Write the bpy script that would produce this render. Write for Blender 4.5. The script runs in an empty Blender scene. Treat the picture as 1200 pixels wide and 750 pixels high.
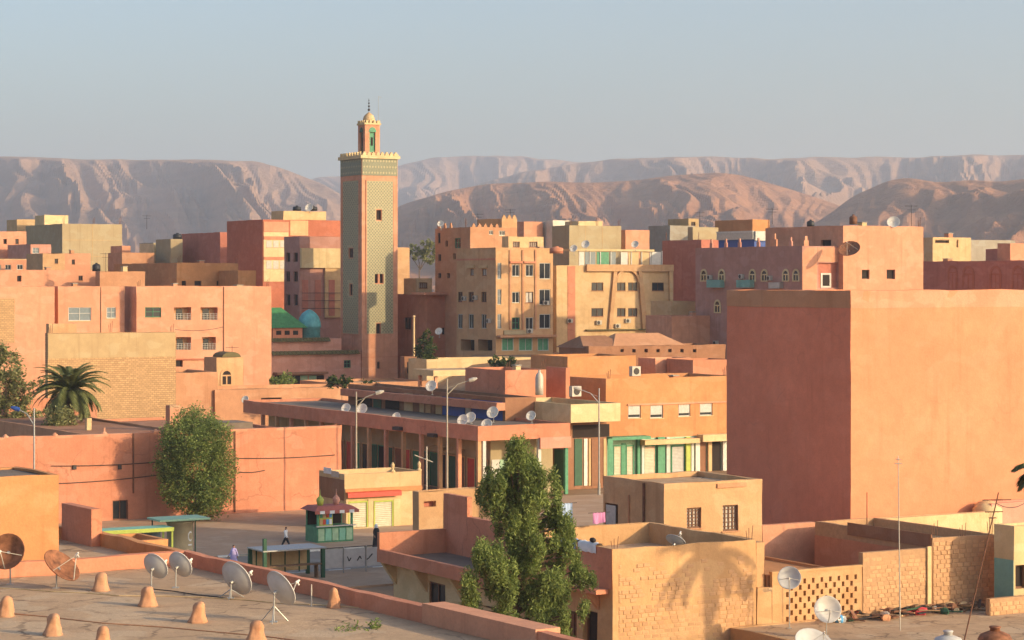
import bpy, bmesh, math, random
import numpy as np
from mathutils import Vector, Matrix, noise as mnoise

random.seed(7)
rng = np.random.default_rng(7)
SC = bpy.context.scene
COL = SC.collection

# ------------------------------------------------------------------ camera, sky, sun, exposure
F, CX, YH, CAMZ = 2700.0, 600.0, 330.0, 19.0          # focal length in photo pixels, principal column, horizon row, eye height
cam = bpy.data.cameras.new('camera')
camo = bpy.data.objects.new('camera', cam)
COL.objects.link(camo)
camo.location = (0, 0, CAMZ)
camo.rotation_euler = (math.radians(90), 0, 0)
cam.sensor_width = 36.0
cam.lens = 36.0 * F / 1200.0
cam.shift_y = -(375.0 - YH) / 1200.0
cam.clip_start = 1.0
cam.clip_end = 30000.0
SC.camera = camo

SUN_EL, SUN_AZ = 17.0, 115.0                          # degrees; azimuth clockwise from the view direction
world = bpy.data.worlds.new('World')
SC.world = world
world.use_nodes = True
wn = world.node_tree.nodes
sky = wn.new('ShaderNodeTexSky')
sky.sky_type = 'NISHITA'
sky.sun_disc = False
sky.sun_elevation = math.radians(SUN_EL)
sky.sun_rotation = math.radians(SUN_AZ)
sky.altitude = 200.0
sky.air_density = 1.0
sky.dust_density = 4.0
sky.ozone_density = 2.1
world.node_tree.links.new(sky.outputs[0], wn['Background'].inputs[0])
wn['Background'].inputs[1].default_value = 0.15
sl = bpy.data.lights.new('sun', 'SUN')
sl.energy = 3.15
sl.angle = math.radians(0.6)
sl.color = (1.0, 0.77, 0.46)
so = bpy.data.objects.new('sun', sl)
COL.objects.link(so)
_e, _a = math.radians(SUN_EL), math.radians(SUN_AZ)
sdir = Vector((math.sin(_a) * math.cos(_e), math.cos(_a) * math.cos(_e), math.sin(_e)))
so.rotation_euler = sdir.to_track_quat('Z', 'Y').to_euler()
so.location = sdir * 300
SC.view_settings.view_transform = 'Standard'
SC.view_settings.look = 'None'
SC.view_settings.gamma = 1.0
SC.view_settings.exposure = 0.68
SC.cycles.max_bounces = 9
SC.cycles.diffuse_bounces = 8
SC.cycles.volume_bounces = 1
SC.cycles.use_denoising = True

# ------------------------------------------------------------------ pixel helpers (photo pixels -> world)
def wx(px, D): return (px - CX) * D / F
def wz(py, D): return CAMZ - (py - YH) * D / F
def at(px, py, D): return Vector((wx(px, D), D, wz(py, D)))
def depth_for(py, z): return (CAMZ - z) * F / (py - YH)
def sstep(a, b, x):
    t = min(1.0, max(0.0, (x - a) / (b - a)))
    return t * t * (3 - 2 * t)
def gz(x, y):
    """ground height: flat street, the town climbing behind it, then the plain"""
    right = sstep(-16, -4, x * 300.0 / max(y, 60))
    mid = 4.2 + 5.0 * right
    z = mid * sstep(242, 300, y)
    z += (10.5 - mid) * sstep(335, 460, y)
    return z

# ------------------------------------------------------------------ materials
MATS = {}
def newmat(name):
    m = bpy.data.materials.new(name)
    m.use_nodes = True
    nt = m.node_tree
    b = nt.nodes['Principled BSDF']
    b.inputs['Specular IOR Level'].default_value = 0.25
    MATS[name] = m
    return m, nt, b
def N(nt, kind, **kw):
    n = nt.nodes.new(kind)
    for k, v in kw.items():
        if k.startswith('i_'):
            n.inputs[k[2:].replace('_', ' ')].default_value = v
        else:
            setattr(n, k, v)
    return n
def L(nt, a, b): nt.links.new(a, b)
def posnode(nt, scale):
    g = N(nt, 'ShaderNodeNewGeometry')
    mp = N(nt, 'ShaderNodeMapping')
    mp.inputs['Scale'].default_value = scale
    L(nt, g.outputs['Position'], mp.inputs['Vector'])
    return mp.outputs[0]
def noise_n(nt, vec, scale, detail=5, rough=0.55):
    n = N(nt, 'ShaderNodeTexNoise')
    n.inputs['Scale'].default_value = scale
    n.inputs['Detail'].default_value = detail
    n.inputs['Roughness'].default_value = rough
    L(nt, vec, n.inputs['Vector'])
    return n.outputs['Fac']
def ramp(nt, fac, p0, p1, c0=(0, 0, 0, 1), c1=(1, 1, 1, 1)):
    r = N(nt, 'ShaderNodeValToRGB')
    r.color_ramp.elements[0].position = p0
    r.color_ramp.elements[1].position = p1
    r.color_ramp.elements[0].color = c0
    r.color_ramp.elements[1].color = c1
    L(nt, fac, r.inputs[0])
    return r.outputs[0]
def mix(nt, fac, a, b, mode='MIX'):
    m = N(nt, 'ShaderNodeMix', data_type='RGBA', blend_type=mode)
    if isinstance(fac, (int, float)): m.inputs[0].default_value = fac
    else: L(nt, fac, m.inputs[0])
    for v, i in ((a, 6), (b, 7)):
        if isinstance(v, (tuple, list)): m.inputs[i].default_value = (*v[:3], 1)
        else: L(nt, v, m.inputs[i])
    return m.outputs[2]
def rgb(c, k=1.0): return tuple(min(1.0, max(0.0, x * k)) for x in c[:3])

def plaster(name, c, var=1.3, stain=0.55, bump=0.45, rough=0.92, patch=0.38):
    """limewashed mud render: cloudy wash, vertical run marks, repaired patches, fine grit"""
    c = (c[0], c[1] * 0.95, c[2] * 0.88)
    m, nt, b = newmat(name)
    p = posnode(nt, (1, 1, 1))
    big = noise_n(nt, p, 0.22, 4)
    med = noise_n(nt, p, 1.3, 7, 0.62)
    fine = noise_n(nt, p, 9.0, 4, 0.6)
    run = noise_n(nt, posnode(nt, (1.6, 1.6, 0.10)), 1.0, 6, 0.6)
    pat = noise_n(nt, posnode(nt, (0.45, 0.45, 0.8)), 1.0, 2, 0.4)
    col = mix(nt, ramp(nt, big, 0.3, 0.7), rgb(c, 1 - 0.13 * var), rgb((c[0] * 1.03, c[1] * 1.07, c[2] * 1.1), 1 + 0.05 * var))
    col = mix(nt, ramp(nt, med, 0.32, 0.72), mix(nt, 0.5 * var, col, rgb(c, 0.72)), col)
    lt = (c[0] * 0.96 + 0.03, c[1] * 1.1 + 0.02, c[2] * 1.2 + 0.02)
    pf = N(nt, 'ShaderNodeMath', operation='MULTIPLY'); pf.inputs[1].default_value = patch
    L(nt, ramp(nt, pat, 0.56, 0.60), pf.inputs[0])
    col = mix(nt, pf.outputs[0], col, rgb(lt))
    sf = N(nt, 'ShaderNodeMath', operation='MULTIPLY'); sf.inputs[1].default_value = stain
    L(nt, ramp(nt, run, 0.55, 0.75), sf.inputs[0])
    col = mix(nt, sf.outputs[0], col, rgb((c[0] * 0.62, c[1] * 0.55, c[2] * 0.5)))
    ff = N(nt, 'ShaderNodeMath', operation='MULTIPLY'); ff.inputs[1].default_value = 0.22 * var
    L(nt, ramp(nt, fine, 0.45, 0.7), ff.inputs[0])
    col = mix(nt, ff.outputs[0], col, rgb(c, 0.6))
    L(nt, col, b.inputs['Base Color'])
    b.inputs['Roughness'].default_value = rough
    bp = N(nt, 'ShaderNodeBump'); bp.inputs['Strength'].default_value = bump; bp.inputs['Distance'].default_value = 0.06
    ad = N(nt, 'ShaderNodeMath', operation='ADD'); L(nt, med, ad.inputs[0])
    ad2 = N(nt, 'ShaderNodeMath', operation='MULTIPLY'); ad2.inputs[1].default_value = 0.4; L(nt, fine, ad2.inputs[0]); L(nt, ad2.outputs[0], ad.inputs[1])
    L(nt, ad.outputs[0], bp.inputs['Height'])
    L(nt, bp.outputs[0], b.inputs['Normal'])
    return m
def simple(name, c, rough=0.6, metal=0.0, var=0.15, scale=3.0, spec=0.3, bump=0.0):
    m, nt, b = newmat(name)
    p = posnode(nt, (1, 1, 1))
    f = noise_n(nt, p, scale, 6, 0.6)
    L(nt, mix(nt, ramp(nt, f, 0.3, 0.7), rgb(c, 1 - var), rgb(c, 1 + var * 0.6)), b.inputs['Base Color'])
    b.inputs['Roughness'].default_value = rough
    b.inputs['Metallic'].default_value = metal
    b.inputs['Specular IOR Level'].default_value = spec
    if bump:
        bp = N(nt, 'ShaderNodeBump'); bp.inputs['Strength'].default_value = bump; bp.inputs['Distance'].default_value = 0.03
        L(nt, f, bp.inputs['Height']); L(nt, bp.outputs[0], b.inputs['Normal'])
    return m
def blocks(name, c, mortar, bw=0.42, bh=0.21):
    """far masonry whose courses are too small to pick apart"""
    m, nt, b = newmat(name)
    tc = N(nt, 'ShaderNodeTexCoord')
    sx = N(nt, 'ShaderNodeSeparateXYZ'); L(nt, tc.outputs['Object'], sx.inputs[0])
    ad = N(nt, 'ShaderNodeMath', operation='ADD'); L(nt, sx.outputs[0], ad.inputs[0]); L(nt, sx.outputs[1], ad.inputs[1])
    cb = N(nt, 'ShaderNodeCombineXYZ'); L(nt, ad.outputs[0], cb.inputs[0]); L(nt, sx.outputs[2], cb.inputs[1])
    wob = N(nt, 'ShaderNodeTexNoise'); wob.inputs['Scale'].default_value = 1.5
    L(nt, cb.outputs[0], wob.inputs['Vector'])
    wv = mix(nt, 0.06, cb.outputs[0], wob.outputs['Color'])
    br = N(nt, 'ShaderNodeTexBrick')
    br.inputs['Scale'].default_value = 1.0
    br.inputs['Brick Width'].default_value = bw
    br.inputs['Row Height'].default_value = bh
    br.inputs['Mortar Size'].default_value = 0.022
    br.inputs['Color1'].default_value = (*rgb(c, 0.82), 1)
    br.inputs['Color2'].default_value = (*rgb(c, 1.15), 1)
    br.inputs['Mortar'].default_value = (*mortar, 1)
    L(nt, wv, br.inputs['Vector'])
    p = posnode(nt, (1, 1, 1))
    med = noise_n(nt, p, 0.9, 7, 0.65)
    col = mix(nt, ramp(nt, med, 0.3, 0.75), br.outputs['Color'], rgb(c, 0.8), 'MIX')
    col = mix(nt, 0.55, br.outputs['Color'], col)
    L(nt, col, b.inputs['Base Color'])
    b.inputs['Roughness'].default_value = 0.95
    bp = N(nt, 'ShaderNodeBump'); bp.inputs['Strength'].default_value = 0.7; bp.inputs['Distance'].default_value = 0.03; bp.invert = True
    L(nt, br.outputs['Fac'], bp.inputs['Height']); L(nt, bp.outputs[0], b.inputs['Normal'])
    return m
def leafmat(name, dark, light, trans=0.25):
    m, nt, b = newmat(name)
    g = N(nt, 'ShaderNodeNewGeometry')
    f = noise_n(nt, posnode(nt, (1, 1, 1)), 1.2, 3)
    c1 = mix(nt, g.outputs['Random Per Island'], dark, light)
    c2 = mix(nt, ramp(nt, f, 0.35, 0.65), mix(nt, 0.45, c1, dark), c1)
    L(nt, c2, b.inputs['Base Color'])
    b.inputs['Roughness'].default_value = 0.65
    t = N(nt, 'ShaderNodeBsdfTranslucent'); L(nt, c2, t.inputs[0])
    ms = N(nt, 'ShaderNodeMixShader'); ms.inputs[0].default_value = trans
    L(nt, b.outputs[0], ms.inputs[1]); L(nt, t.outputs[0], ms.inputs[2])
    L(nt, ms.outputs[0], nt.nodes['Material Output'].inputs[0])
    return m

plaster('salmon', (0.64, 0.265, 0.16))
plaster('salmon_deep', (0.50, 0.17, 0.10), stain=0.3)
plaster('big_wall', (0.70, 0.295, 0.165), var=1.0, stain=0.4, patch=0.2)
plaster('big_band', (0.60, 0.30, 0.165), var=0.7)
plaster('peach', (0.69, 0.335, 0.21))
plaster('orange', (0.60, 0.285, 0.125))
plaster('clay', (0.58, 0.30, 0.17), var=1.2)
plaster('terracotta', (0.57, 0.245, 0.145), var=1.2)
plaster('yellow', (0.67, 0.46, 0.25))
plaster('pale_yellow', (0.74, 0.575, 0.33))
plaster('ochre', (0.62, 0.375, 0.20))
plaster('cream', (0.70, 0.52, 0.29), stain=0.5)
plaster('beige', (0.50, 0.36, 0.20), var=0.9)
plaster('olive', (0.41, 0.33, 0.205), var=0.6)
plaster('maroon', (0.54, 0.205, 0.145))
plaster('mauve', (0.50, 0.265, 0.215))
plaster('pink', (0.68, 0.335, 0.25))
plaster('brown', (0.33, 0.165, 0.095))
plaster('grey', (0.40, 0.36, 0.30))
plaster('white_wash', (0.70, 0.66, 0.56))
plaster('teal', (0.24, 0.45, 0.40))
plaster('shade_red', (0.80, 0.275, 0.165), var=0.9, stain=0.35, patch=0.2)  # blank tower's shaded side: wall colour with reddish bounce light painted in
plaster('sand_wall', (0.60, 0.36, 0.18), var=1.3, stain=0.5)
plaster('roof_mud', (0.56, 0.385, 0.245), var=1.6, stain=0.1, bump=0.8, patch=0.5)
plaster('roof_red', (0.42, 0.205, 0.12), var=1.4, stain=0.1, bump=0.6)
plaster('roof_grey', (0.22, 0.17, 0.135), var=1.4, stain=0.1)
plaster('asphalt', (0.27, 0.235, 0.205), var=1.2, stain=0.0, bump=0.3)
plaster('paving', (0.50, 0.335, 0.225), var=1.3, stain=0.1)
plaster('earth', (0.36, 0.225, 0.13), var=1.5, stain=0.0)
blocks('brick_far', (0.53, 0.325, 0.16), (0.30, 0.18, 0.095))
simple('mortar', (0.45, 0.265, 0.14), 0.95, scale=5, bump=0.5)
simple('glass_dark', (0.022, 0.026, 0.03), 0.18, spec=0.5)
simple('glass_sky', (0.16, 0.20, 0.22), 0.2, spec=0.5)
simple('void', (0.03, 0.02, 0.016), 0.9)
simple('curtain', (0.55, 0.50, 0.42), 0.8)
simple('frame_white', (0.56, 0.53, 0.47), 0.5)
simple('frame_brown', (0.16, 0.075, 0.04), 0.6)
simple('frame_green', (0.05, 0.22, 0.11), 0.5)
simple('green', (0.085, 0.27, 0.145), 0.55, var=0.25)
simple('pale_green', (0.35, 0.52, 0.33), 0.6)
simple('dark_green', (0.035, 0.10, 0.055), 0.6)
simple('lime', (0.40, 0.46, 0.08), 0.5)
simple('mint', (0.22, 0.48, 0.34), 0.5)
simple('dome_blue', (0.10, 0.34, 0.36), 0.55, var=0.3, scale=1.5)
simple('roof_tile_green', (0.055, 0.20, 0.075), 0.55, var=0.35, scale=2)
simple('red', (0.55, 0.07, 0.04), 0.5)
simple('blue', (0.03, 0.08, 0.30), 0.5)
simple('sky_blue', (0.10, 0.35, 0.65), 0.6)
simple('steel', (0.42, 0.41, 0.38), 0.45, 0.6)
simple('steel_pale', (0.50, 0.45, 0.37), 0.55, 0.1)
simple('dish_grey', (0.50, 0.48, 0.45), 0.5, 0.0, var=0.12)
simple('dish_white', (0.68, 0.63, 0.55), 0.5)
simple('dish_rust', (0.26, 0.105, 0.05), 0.7, var=0.5, scale=4)
simple('rust', (0.20, 0.09, 0.05), 0.8, var=0.4)
simple('dark_metal', (0.05, 0.04, 0.035), 0.6)
simple('shutter_cream', (0.55, 0.50, 0.36), 0.55)
simple('shutter_grey', (0.46, 0.44, 0.40), 0.55)
simple('shutter_pink', (0.70, 0.50, 0.36), 0.55)
simple('door_brown', (0.24, 0.10, 0.045), 0.6)
simple('wood', (0.22, 0.13, 0.07), 0.8, var=0.4)
simple('trim_olive', (0.12, 0.095, 0.03), 0.6)
simple('paper', (0.70, 0.68, 0.62), 0.7)
simple('cloth_blue', (0.35, 0.45, 0.62), 0.8)
simple('cloth_pink', (0.55, 0.22, 0.40), 0.8)
simple('cloth_white', (0.75, 0.73, 0.70), 0.8)
simple('cloth_dark', (0.03, 0.028, 0.03), 0.85)
simple('cloth_lilac', (0.48, 0.40, 0.68), 0.8)
simple('cloth_orange', (0.55, 0.22, 0.08), 0.8)
simple('skin', (0.36, 0.19, 0.12), 0.6)
simple('hair', (0.02, 0.015, 0.012), 0.7)
simple('bark', (0.14, 0.09, 0.055), 0.9, var=0.4, bump=0.6)
simple('tank_black', (0.03, 0.03, 0.032), 0.5)
simple('tile_green', (0.235, 0.235, 0.15), 0.55, var=0.35, scale=9)
simple('tile_pale', (0.44, 0.375, 0.215), 0.6, var=0.2, scale=5)
simple('tile_shadow', (0.24, 0.19, 0.10), 0.6, var=0.2, scale=5)
simple('cloth_red', (0.50, 0.05, 0.06), 0.8)
simple('faded_red', (0.40, 0.12, 0.09), 0.8)
simple('lamp_paint', (0.40, 0.345, 0.26), 0.55)
leafmat('leaf_dark', (0.030, 0.055, 0.016), (0.105, 0.135, 0.035))
leafmat('leaf_light', (0.085, 0.13, 0.034), (0.41, 0.48, 0.14), 0.45)
leafmat('leaf_dry', (0.14, 0.15, 0.055), (0.42, 0.41, 0.17), 0.4)
leafmat('leaf_palm', (0.07, 0.09, 0.028), (0.24, 0.24, 0.08))

def cracks(name, scale, dark, width=0.02, amount=0.7):
    """hairline cracks of a dried mud or render coat, wandering over the surface"""
    m = MATS[name]; nt = m.node_tree; b = nt.nodes['Principled BSDF']
    src = b.inputs['Base Color'].links[0].from_socket
    p = posnode(nt, (1, 1, 1)); wn_ = N(nt, 'ShaderNodeTexNoise'); wn_.inputs['Scale'].default_value = 0.9; wn_.inputs['Detail'].default_value = 5; L(nt, p, wn_.inputs['Vector'])
    wv = N(nt, 'ShaderNodeVectorMath', operation='MULTIPLY_ADD'); L(nt, wn_.outputs['Color'], wv.inputs[0]); wv.inputs[1].default_value = (1.6, 1.6, 1.6); L(nt, p, wv.inputs[2])
    v = N(nt, 'ShaderNodeTexVoronoi', feature='DISTANCE_TO_EDGE'); v.inputs['Scale'].default_value = scale; L(nt, wv.outputs[0], v.inputs['Vector'])
    brk = noise_n(nt, p, 0.5, 3)
    line = ramp(nt, v.outputs['Distance'], width * 0.4, width, (1, 1, 1, 1), (0, 0, 0, 1))
    k = N(nt, 'ShaderNodeMath', operation='MULTIPLY'); L(nt, line, k.inputs[0]); L(nt, ramp(nt, brk, 0.42, 0.6), k.inputs[1])
    k2 = N(nt, 'ShaderNodeMath', operation='MULTIPLY'); k2.inputs[1].default_value = amount; L(nt, k.outputs[0], k2.inputs[0])
    L(nt, mix(nt, k2.outputs[0], src, dark), b.inputs['Base Color'])
cracks('roof_mud', 0.42, (0.16, 0.10, 0.06), 0.03, 0.75)
cracks('big_wall', 0.10, (0.40, 0.16, 0.09), 0.006, 0.22)
cracks('shade_red', 0.10, (0.42, 0.14, 0.09), 0.006, 0.22)
cracks('salmon', 0.16, (0.30, 0.12, 0.07), 0.010, 0.5)
# ------------------------------------------------------------------ mesh builder
class MB:
    def __init__(self): self.v = []; self.f = []; self.m = []
    def add(self, vs, fs, mi=0):
        o = len(self.v); self.v += [tuple(p) for p in vs]
        self.f += [tuple(o + i for i in f) for f in fs]; self.m += [mi] * len(fs)
        return self
    def quad(self, a, b, c, d, mi=0): return self.add((a, b, c, d), ((0, 1, 2, 3),), mi)
    def box(self, x0, x1, y0, y1, z0, z1, mi=0):
        return self.add([(x0, y0, z0), (x1, y0, z0), (x1, y1, z0), (x0, y1, z0), (x0, y0, z1), (x1, y0, z1), (x1, y1, z1), (x0, y1, z1)],
                        [(0, 3, 2, 1), (4, 5, 6, 7), (0, 1, 5, 4), (1, 2, 6, 5), (2, 3, 7, 6), (3, 0, 4, 7)], mi)
    def tube(self, p, q, r0, r1=None, n=8, mi=0, cap=True):
        p, q = Vector(p), Vector(q); r1 = r0 if r1 is None else r1
        d = (q - p)
        if d.length < 1e-6: return self
        d.normalize()
        a = d.orthogonal().normalized(); b = d.cross(a)
        vs = []
        for c, r in ((p, r0), (q, r1)):
            for i in range(n):
                t = 2 * math.pi * i / n
                vs.append(c + a * (r * math.cos(t)) + b * (r * math.sin(t)))
        fs = [(i, (i + 1) % n, n + (i + 1) % n, n + i) for i in range(n)]
        if cap: fs += [tuple(range(n - 1, -1, -1)), tuple(range(n, 2 * n))]
        return self.add(vs, fs, mi)
    def lathe(self, prof, n=12, c=(0, 0, 0), axis=None, mi=0, jit=0.0):
        """prof: (radius, height) pairs up the axis"""
        ax = Vector(axis).normalized() if axis is not None else Vector((0, 0, 1))
        a = ax.orthogonal().normalized() if axis is not None else Vector((1, 0, 0)); b = ax.cross(a)
        c = Vector(c); vs = []
        for r, h in prof:
            for i in range(n):
                t = 2 * math.pi * i / n
                rr = r * (1 + jit * mnoise.noise((math.cos(t) * 1.7 + c.x, math.sin(t) * 1.7 + c.y, h * 2.3)))
                vs.append(c + ax * h + a * (rr * math.cos(t)) + b * (rr * math.sin(t)))
        fs = []
        for j in range(len(prof) - 1):
            for i in range(n):
                k = (i + 1) % n
                fs.append((j * n + i, j * n + k, (j + 1) * n + k, (j + 1) * n + i))
        fs.append(tuple(range(n - 1, -1, -1))); o = (len(prof) - 1) * n; fs.append(tuple(range(o, o + n)))
        return self.add(vs, fs, mi)
    def mesh(self, name):
        me = bpy.data.meshes.new(name)
        me.from_pydata(self.v, [], self.f)
        if any(self.m): me.polygons.foreach_set('material_index', self.m)
        me.update()
        return me
def link(name, me, mats, parent=None, smooth=False, loc=None, rotz=None):
    o = bpy.data.objects.new(name, me)
    COL.objects.link(o)
    for m in ([mats] if isinstance(mats, str) else mats or []):
        me.materials.append(MATS[m])
    if smooth: me.polygons.foreach_set('use_smooth', [True] * len(me.polygons)); me.update()
    if parent is not None: o.parent = parent
    if loc is not None: o.location = loc
    if rotz is not None: o.rotation_euler = (0, 0, rotz)
    return o
def part(name, mb, mats, parent, smooth=False): return link(name, mb.mesh(name), mats, parent, smooth)
def tag(o, label, cat, group=None):
    o['label'] = label; o['category'] = cat
    if group: o['group'] = group
    return o
def empty(name, loc, rotz=0.0):
    o = bpy.data.objects.new(name, None); COL.objects.link(o)
    o.empty_display_size = 0.5; o.location = loc; o.rotation_euler = (0, 0, rotz)
    return o
def copy_tree(o, parent=None):
    c = o.copy(); COL.objects.link(c); c.parent = parent
    for ch in o.children: copy_tree(ch, c)
    return c

def cuts(n, marks, step):
    """sorted grid lines over [0, n]: the marks plus regular ones that do not crowd them"""
    ms = sorted({round(x, 4) for x in marks} | {0.0, round(n, 4)})
    out = list(ms)
    k = max(1, int(n / step))
    for i in range(1, k):
        x = n * i / k
        if min(abs(x - y) for y in ms) > step * 0.3: out.append(x)
    return sorted(out)
def grid_face(mb, fn, A, z0, z1, holes=(), step=1.6, depth=0.2, flip=False, mi=0):
    """a wall face with real openings and their reveals; fn(a, inward, z) -> local point"""
    hs = [(max(0.02, a), min(A - 0.02, b), max(z0 + 0.01, c), min(z1 - 0.02, d), dd) for a, b, c, d, dd in holes]
    hs = [h for h in hs if h[1] - h[0] > 0.05 and h[3] - h[2] > 0.05]
    us = cuts(A, [h[0] for h in hs] + [h[1] for h in hs], step)
    zs = [z0 + z for z in cuts(z1 - z0, [h[2] - z0 for h in hs] + [h[3] - z0 for h in hs], step)]
    idx = {}; vs = []; fs = []
    def vid(i, j):
        if (i, j) not in idx: idx[i, j] = len(vs); vs.append(fn(us[i], 0.0, zs[j]))
        return idx[i, j]
    for i in range(len(us) - 1):
        for j in range(len(zs) - 1):
            ca, cz = (us[i] + us[i + 1]) / 2, (zs[j] + zs[j + 1]) / 2
            if any(h[0] < ca < h[1] and h[2] < cz < h[3] for h in hs): continue
            q = (vid(i, j), vid(i + 1, j), vid(i + 1, j + 1), vid(i, j + 1))
            fs.append(q[::-1] if flip else q)
    mb.add(vs, fs, mi)
    for a, b, c, d, dd in hs:
        dd = dd or depth
        for (p, q) in (((a, c), (b, c)), ((b, c), (b, d)), ((b, d), (a, d)), ((a, d), (a, c))):
            mb.quad(fn(p[0], 0, p[1]), fn(p[0], dd, p[1]), fn(q[0], dd, q[1]), fn(q[0], 0, q[1]), mi)

def wobble(mb, amp, ox, seed=0.0):
    if amp <= 0: return
    s = 0.55
    out = []
    zt = max(p[2] for p in mb.v)
    for (x, y, z) in mb.v:
        p = Vector((x * s + ox[0] * 0.37 + seed, y * s + ox[1] * 0.37, z * s))
        n = mnoise.noise_vector(p)
        k = amp * (0.4 + 0.6 * sstep(zt - 1.5, zt, z))
        chip = amp * 0.9 * max(0.0, mnoise.noise((x * 1.9 + ox[0], y * 1.9, 0.3))) * sstep(zt - 0.3, zt, z)
        out.append((x + n.x * k, y + n.y * k, z + n.z * k - chip))
    mb.v = out

# ------------------------------------------------------------------ buildings
WSTYLE = {  # frame material, pane material, vertical bars, horizontal bars, recess
    'dark': ('frame_brown', 'glass_dark', 1, 0, 0.22),
    'void': ('frame_brown', 'void', 0, 0, 0.35),
    'white': ('frame_white', 'glass_sky', 1, 1, 0.18),
    'whitedark': ('frame_white', 'glass_dark', 1, 0, 0.18),
    'green': ('frame_green', 'glass_dark', 1, 1, 0.18),
    'greenwhite': ('frame_white', 'green', 1, 0, 0.12),
    'brown': ('frame_brown', 'glass_dark', 1, 0, 0.15),
    'curtain': ('frame_brown', 'curtain', 1, 0, 0.2),
    'lattice': ('frame_brown', 'curtain', 3, 5, 0.22),
    'door': ('frame_brown', 'door_brown', 1, 1, 0.2),
    'shutter': ('frame_white', 'shutter_cream', 0, 0, 0.2),
    'balcony': ('ochre', 'ochre', 0, 0, 1.1),
    'niche': ('maroon', 'maroon', 0, 0, 0.4),
    'open': ('void', 'void', 0, 0, 1.6),
}
class Bld:
    def __init__(s, name, label, mat, cx, D, ytop, xl=None, xr=None, lv=None, lu=None, ang=30.0, base=None, par=0.45, pt=0.22,
                 roof='roof_mud', wins=(), amp=0.03, coping=None, cat='building', group=None, ztop=None, step=1.7, zbase=None, wall_name='wall', pos=None):
        s.ang = math.radians(ang); c, sn = math.cos(s.ang), math.sin(s.ang)
        s.c, s.sn = c, sn
        s.X, s.Y = (wx(cx, D), D) if pos is None else pos
        s.lu = lu if xr is None else s.a_of('R', xr)
        s.lv = lv if xl is None else s.a_of('L', xl)
        if s.lu is None: s.lu = 9.0
        if s.lv is None: s.lv = 9.0
        s.ztop = wz(ytop, D) if ztop is None else ztop
        if zbase is None:
            pts = [s.world(u, v) for u in (0, s.lu) for v in (0, s.lv)]
            zbase = min(gz(p[0], p[1]) for p in pts) - 0.25 if base is None else base
        s.zb = zbase
        h = s.h = s.ztop - zbase
        s.par, s.pt = par, pt
        s.root = empty(name, (s.X, s.Y, zbase), s.ang)
        tag(s.root, label, cat, group)
        holes = {'R': [], 'L': []}
        todo = []
        for w in wins:
            face, x0, y0, x1, y1, st = w[:6]
            a0, a1 = sorted((s.a_of(face, x0), s.a_of(face, x1)))
            dm = s.depth(face, (a0 + a1) / 2)
            z0, z1 = wz(y1, dm) - zbase, wz(y0, dm) - zbase
            lim = s.lu if face == 'R' else s.lv
            if a1 > lim - 0.05 or a0 < 0.05: a0, a1 = max(a0, 0.08), min(a1, lim - 0.08)
            if a1 - a0 < 0.12: continue
            z1 = min(z1, h - par - 0.05) if par > 0.1 else z1
            if st == 'arch':
                todo.append((face, a0, a1, z0, z1, st)); continue
            rec = WSTYLE[st][4]
            holes[face].append((a0, a1, z0, z1, rec)); todo.append((face, a0, a1, z0, z1, st))
        mb = MB()
        U, V = s.lu, s.lv
        grid_face(mb, lambda a, d, z: (a, d, z), U, 0, h, holes['R'], step)
        grid_face(mb, lambda a, d, z: (d, a, z), V, 0, h, holes['L'], step, flip=True)
        grid_face(mb, lambda a, d, z: (U - d, a, z), V, 0, h, (), step * 2)
        grid_face(mb, lambda a, d, z: (a, V - d, z), U, 0, h, (), step * 2, flip=True)
        zr = h - par
        t = pt
        if par > 0.02:
            us, vs = cuts(U - 2 * t, [], step), cuts(V - 2 * t, [], step)
            # parapet crown and inner faces
            outer = [(u * U / (U - 2 * t), 0.0) for u in us]
            def ring(p_out, p_in):
                for k in range(len(p_out) - 1):
                    a, b_, c_, d_ = p_out[k], p_out[k + 1], p_in[k + 1], p_in[k]
                    mb.quad((*a, h), (*b_, h), (*c_, h), (*d_, h))
                    mb.quad((*d_, h), (*c_, h), (*c_, zr), (*d_, zr))
            fu = U / max(0.01, U - 2 * t); fv = V / max(0.01, V - 2 * t)
            ring([(u * fu, 0) for u in us], [(t + u, t) for u in us])
            ring([(U, v * fv) for v in vs], [(U - t, t + v) for v in vs])
            ring([(U - u * fu, V) for u in us], [(U - t - u, V - t) for u in us])
            ring([(0, V - v * fv) for v in vs], [(t, V - t - v) for v in vs])
        wobble(mb, amp * (1.6 if s.Y < 160 else 1.9 if s.Y < 260 else 2.6), (s.X, s.Y))
        s.wall = part(wall_name, mb, mat, s.root)
        rb = MB()
        if par > 0.02: rb.box(t - 0.06, U - t + 0.06, t - 0.06, V - t + 0.06, zr - 0.15, zr)
        else: rb.box(0.004, U - 0.004, 0.004, V - 0.004, h - 0.2, h)
        s.roof = part('roof', rb, roof, s.root)
        if coping:
            cb = MB(); e = 0.05; z0c, z1c = h - 0.02, h + 0.10
            cb.box(-e, U + e, -e, t + e, z0c, z1c); cb.box(-e, t + e, t + e, V + e, z0c, z1c)
            cb.box(U - t - e, U + e, t + e, V + e, z0c, z1c); cb.box(t + e, U - t - e, V - t - e, V + e, z0c, z1c)
            wobble(cb, amp * 0.6, (s.X, s.Y))
            part('coping', cb, coping, s.root)
        for w in todo: s.window(*w)
    def world(s, u, v): return (s.X + u * s.c - v * s.sn, s.Y + u * s.sn + v * s.c)
    def a_of(s, face, px):
        k = (px - CX) / F
        if face == 'R': return (k * s.Y - s.X) / (s.c - k * s.sn)
        return (s.X - k * s.Y) / (s.sn + k * s.c)
    def depth(s, face, a): return s.Y + a * (s.sn if face == 'R' else s.c)
    def z_of(s, face, a, py): return wz(py, s.depth(face, a)) - s.zb
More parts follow.
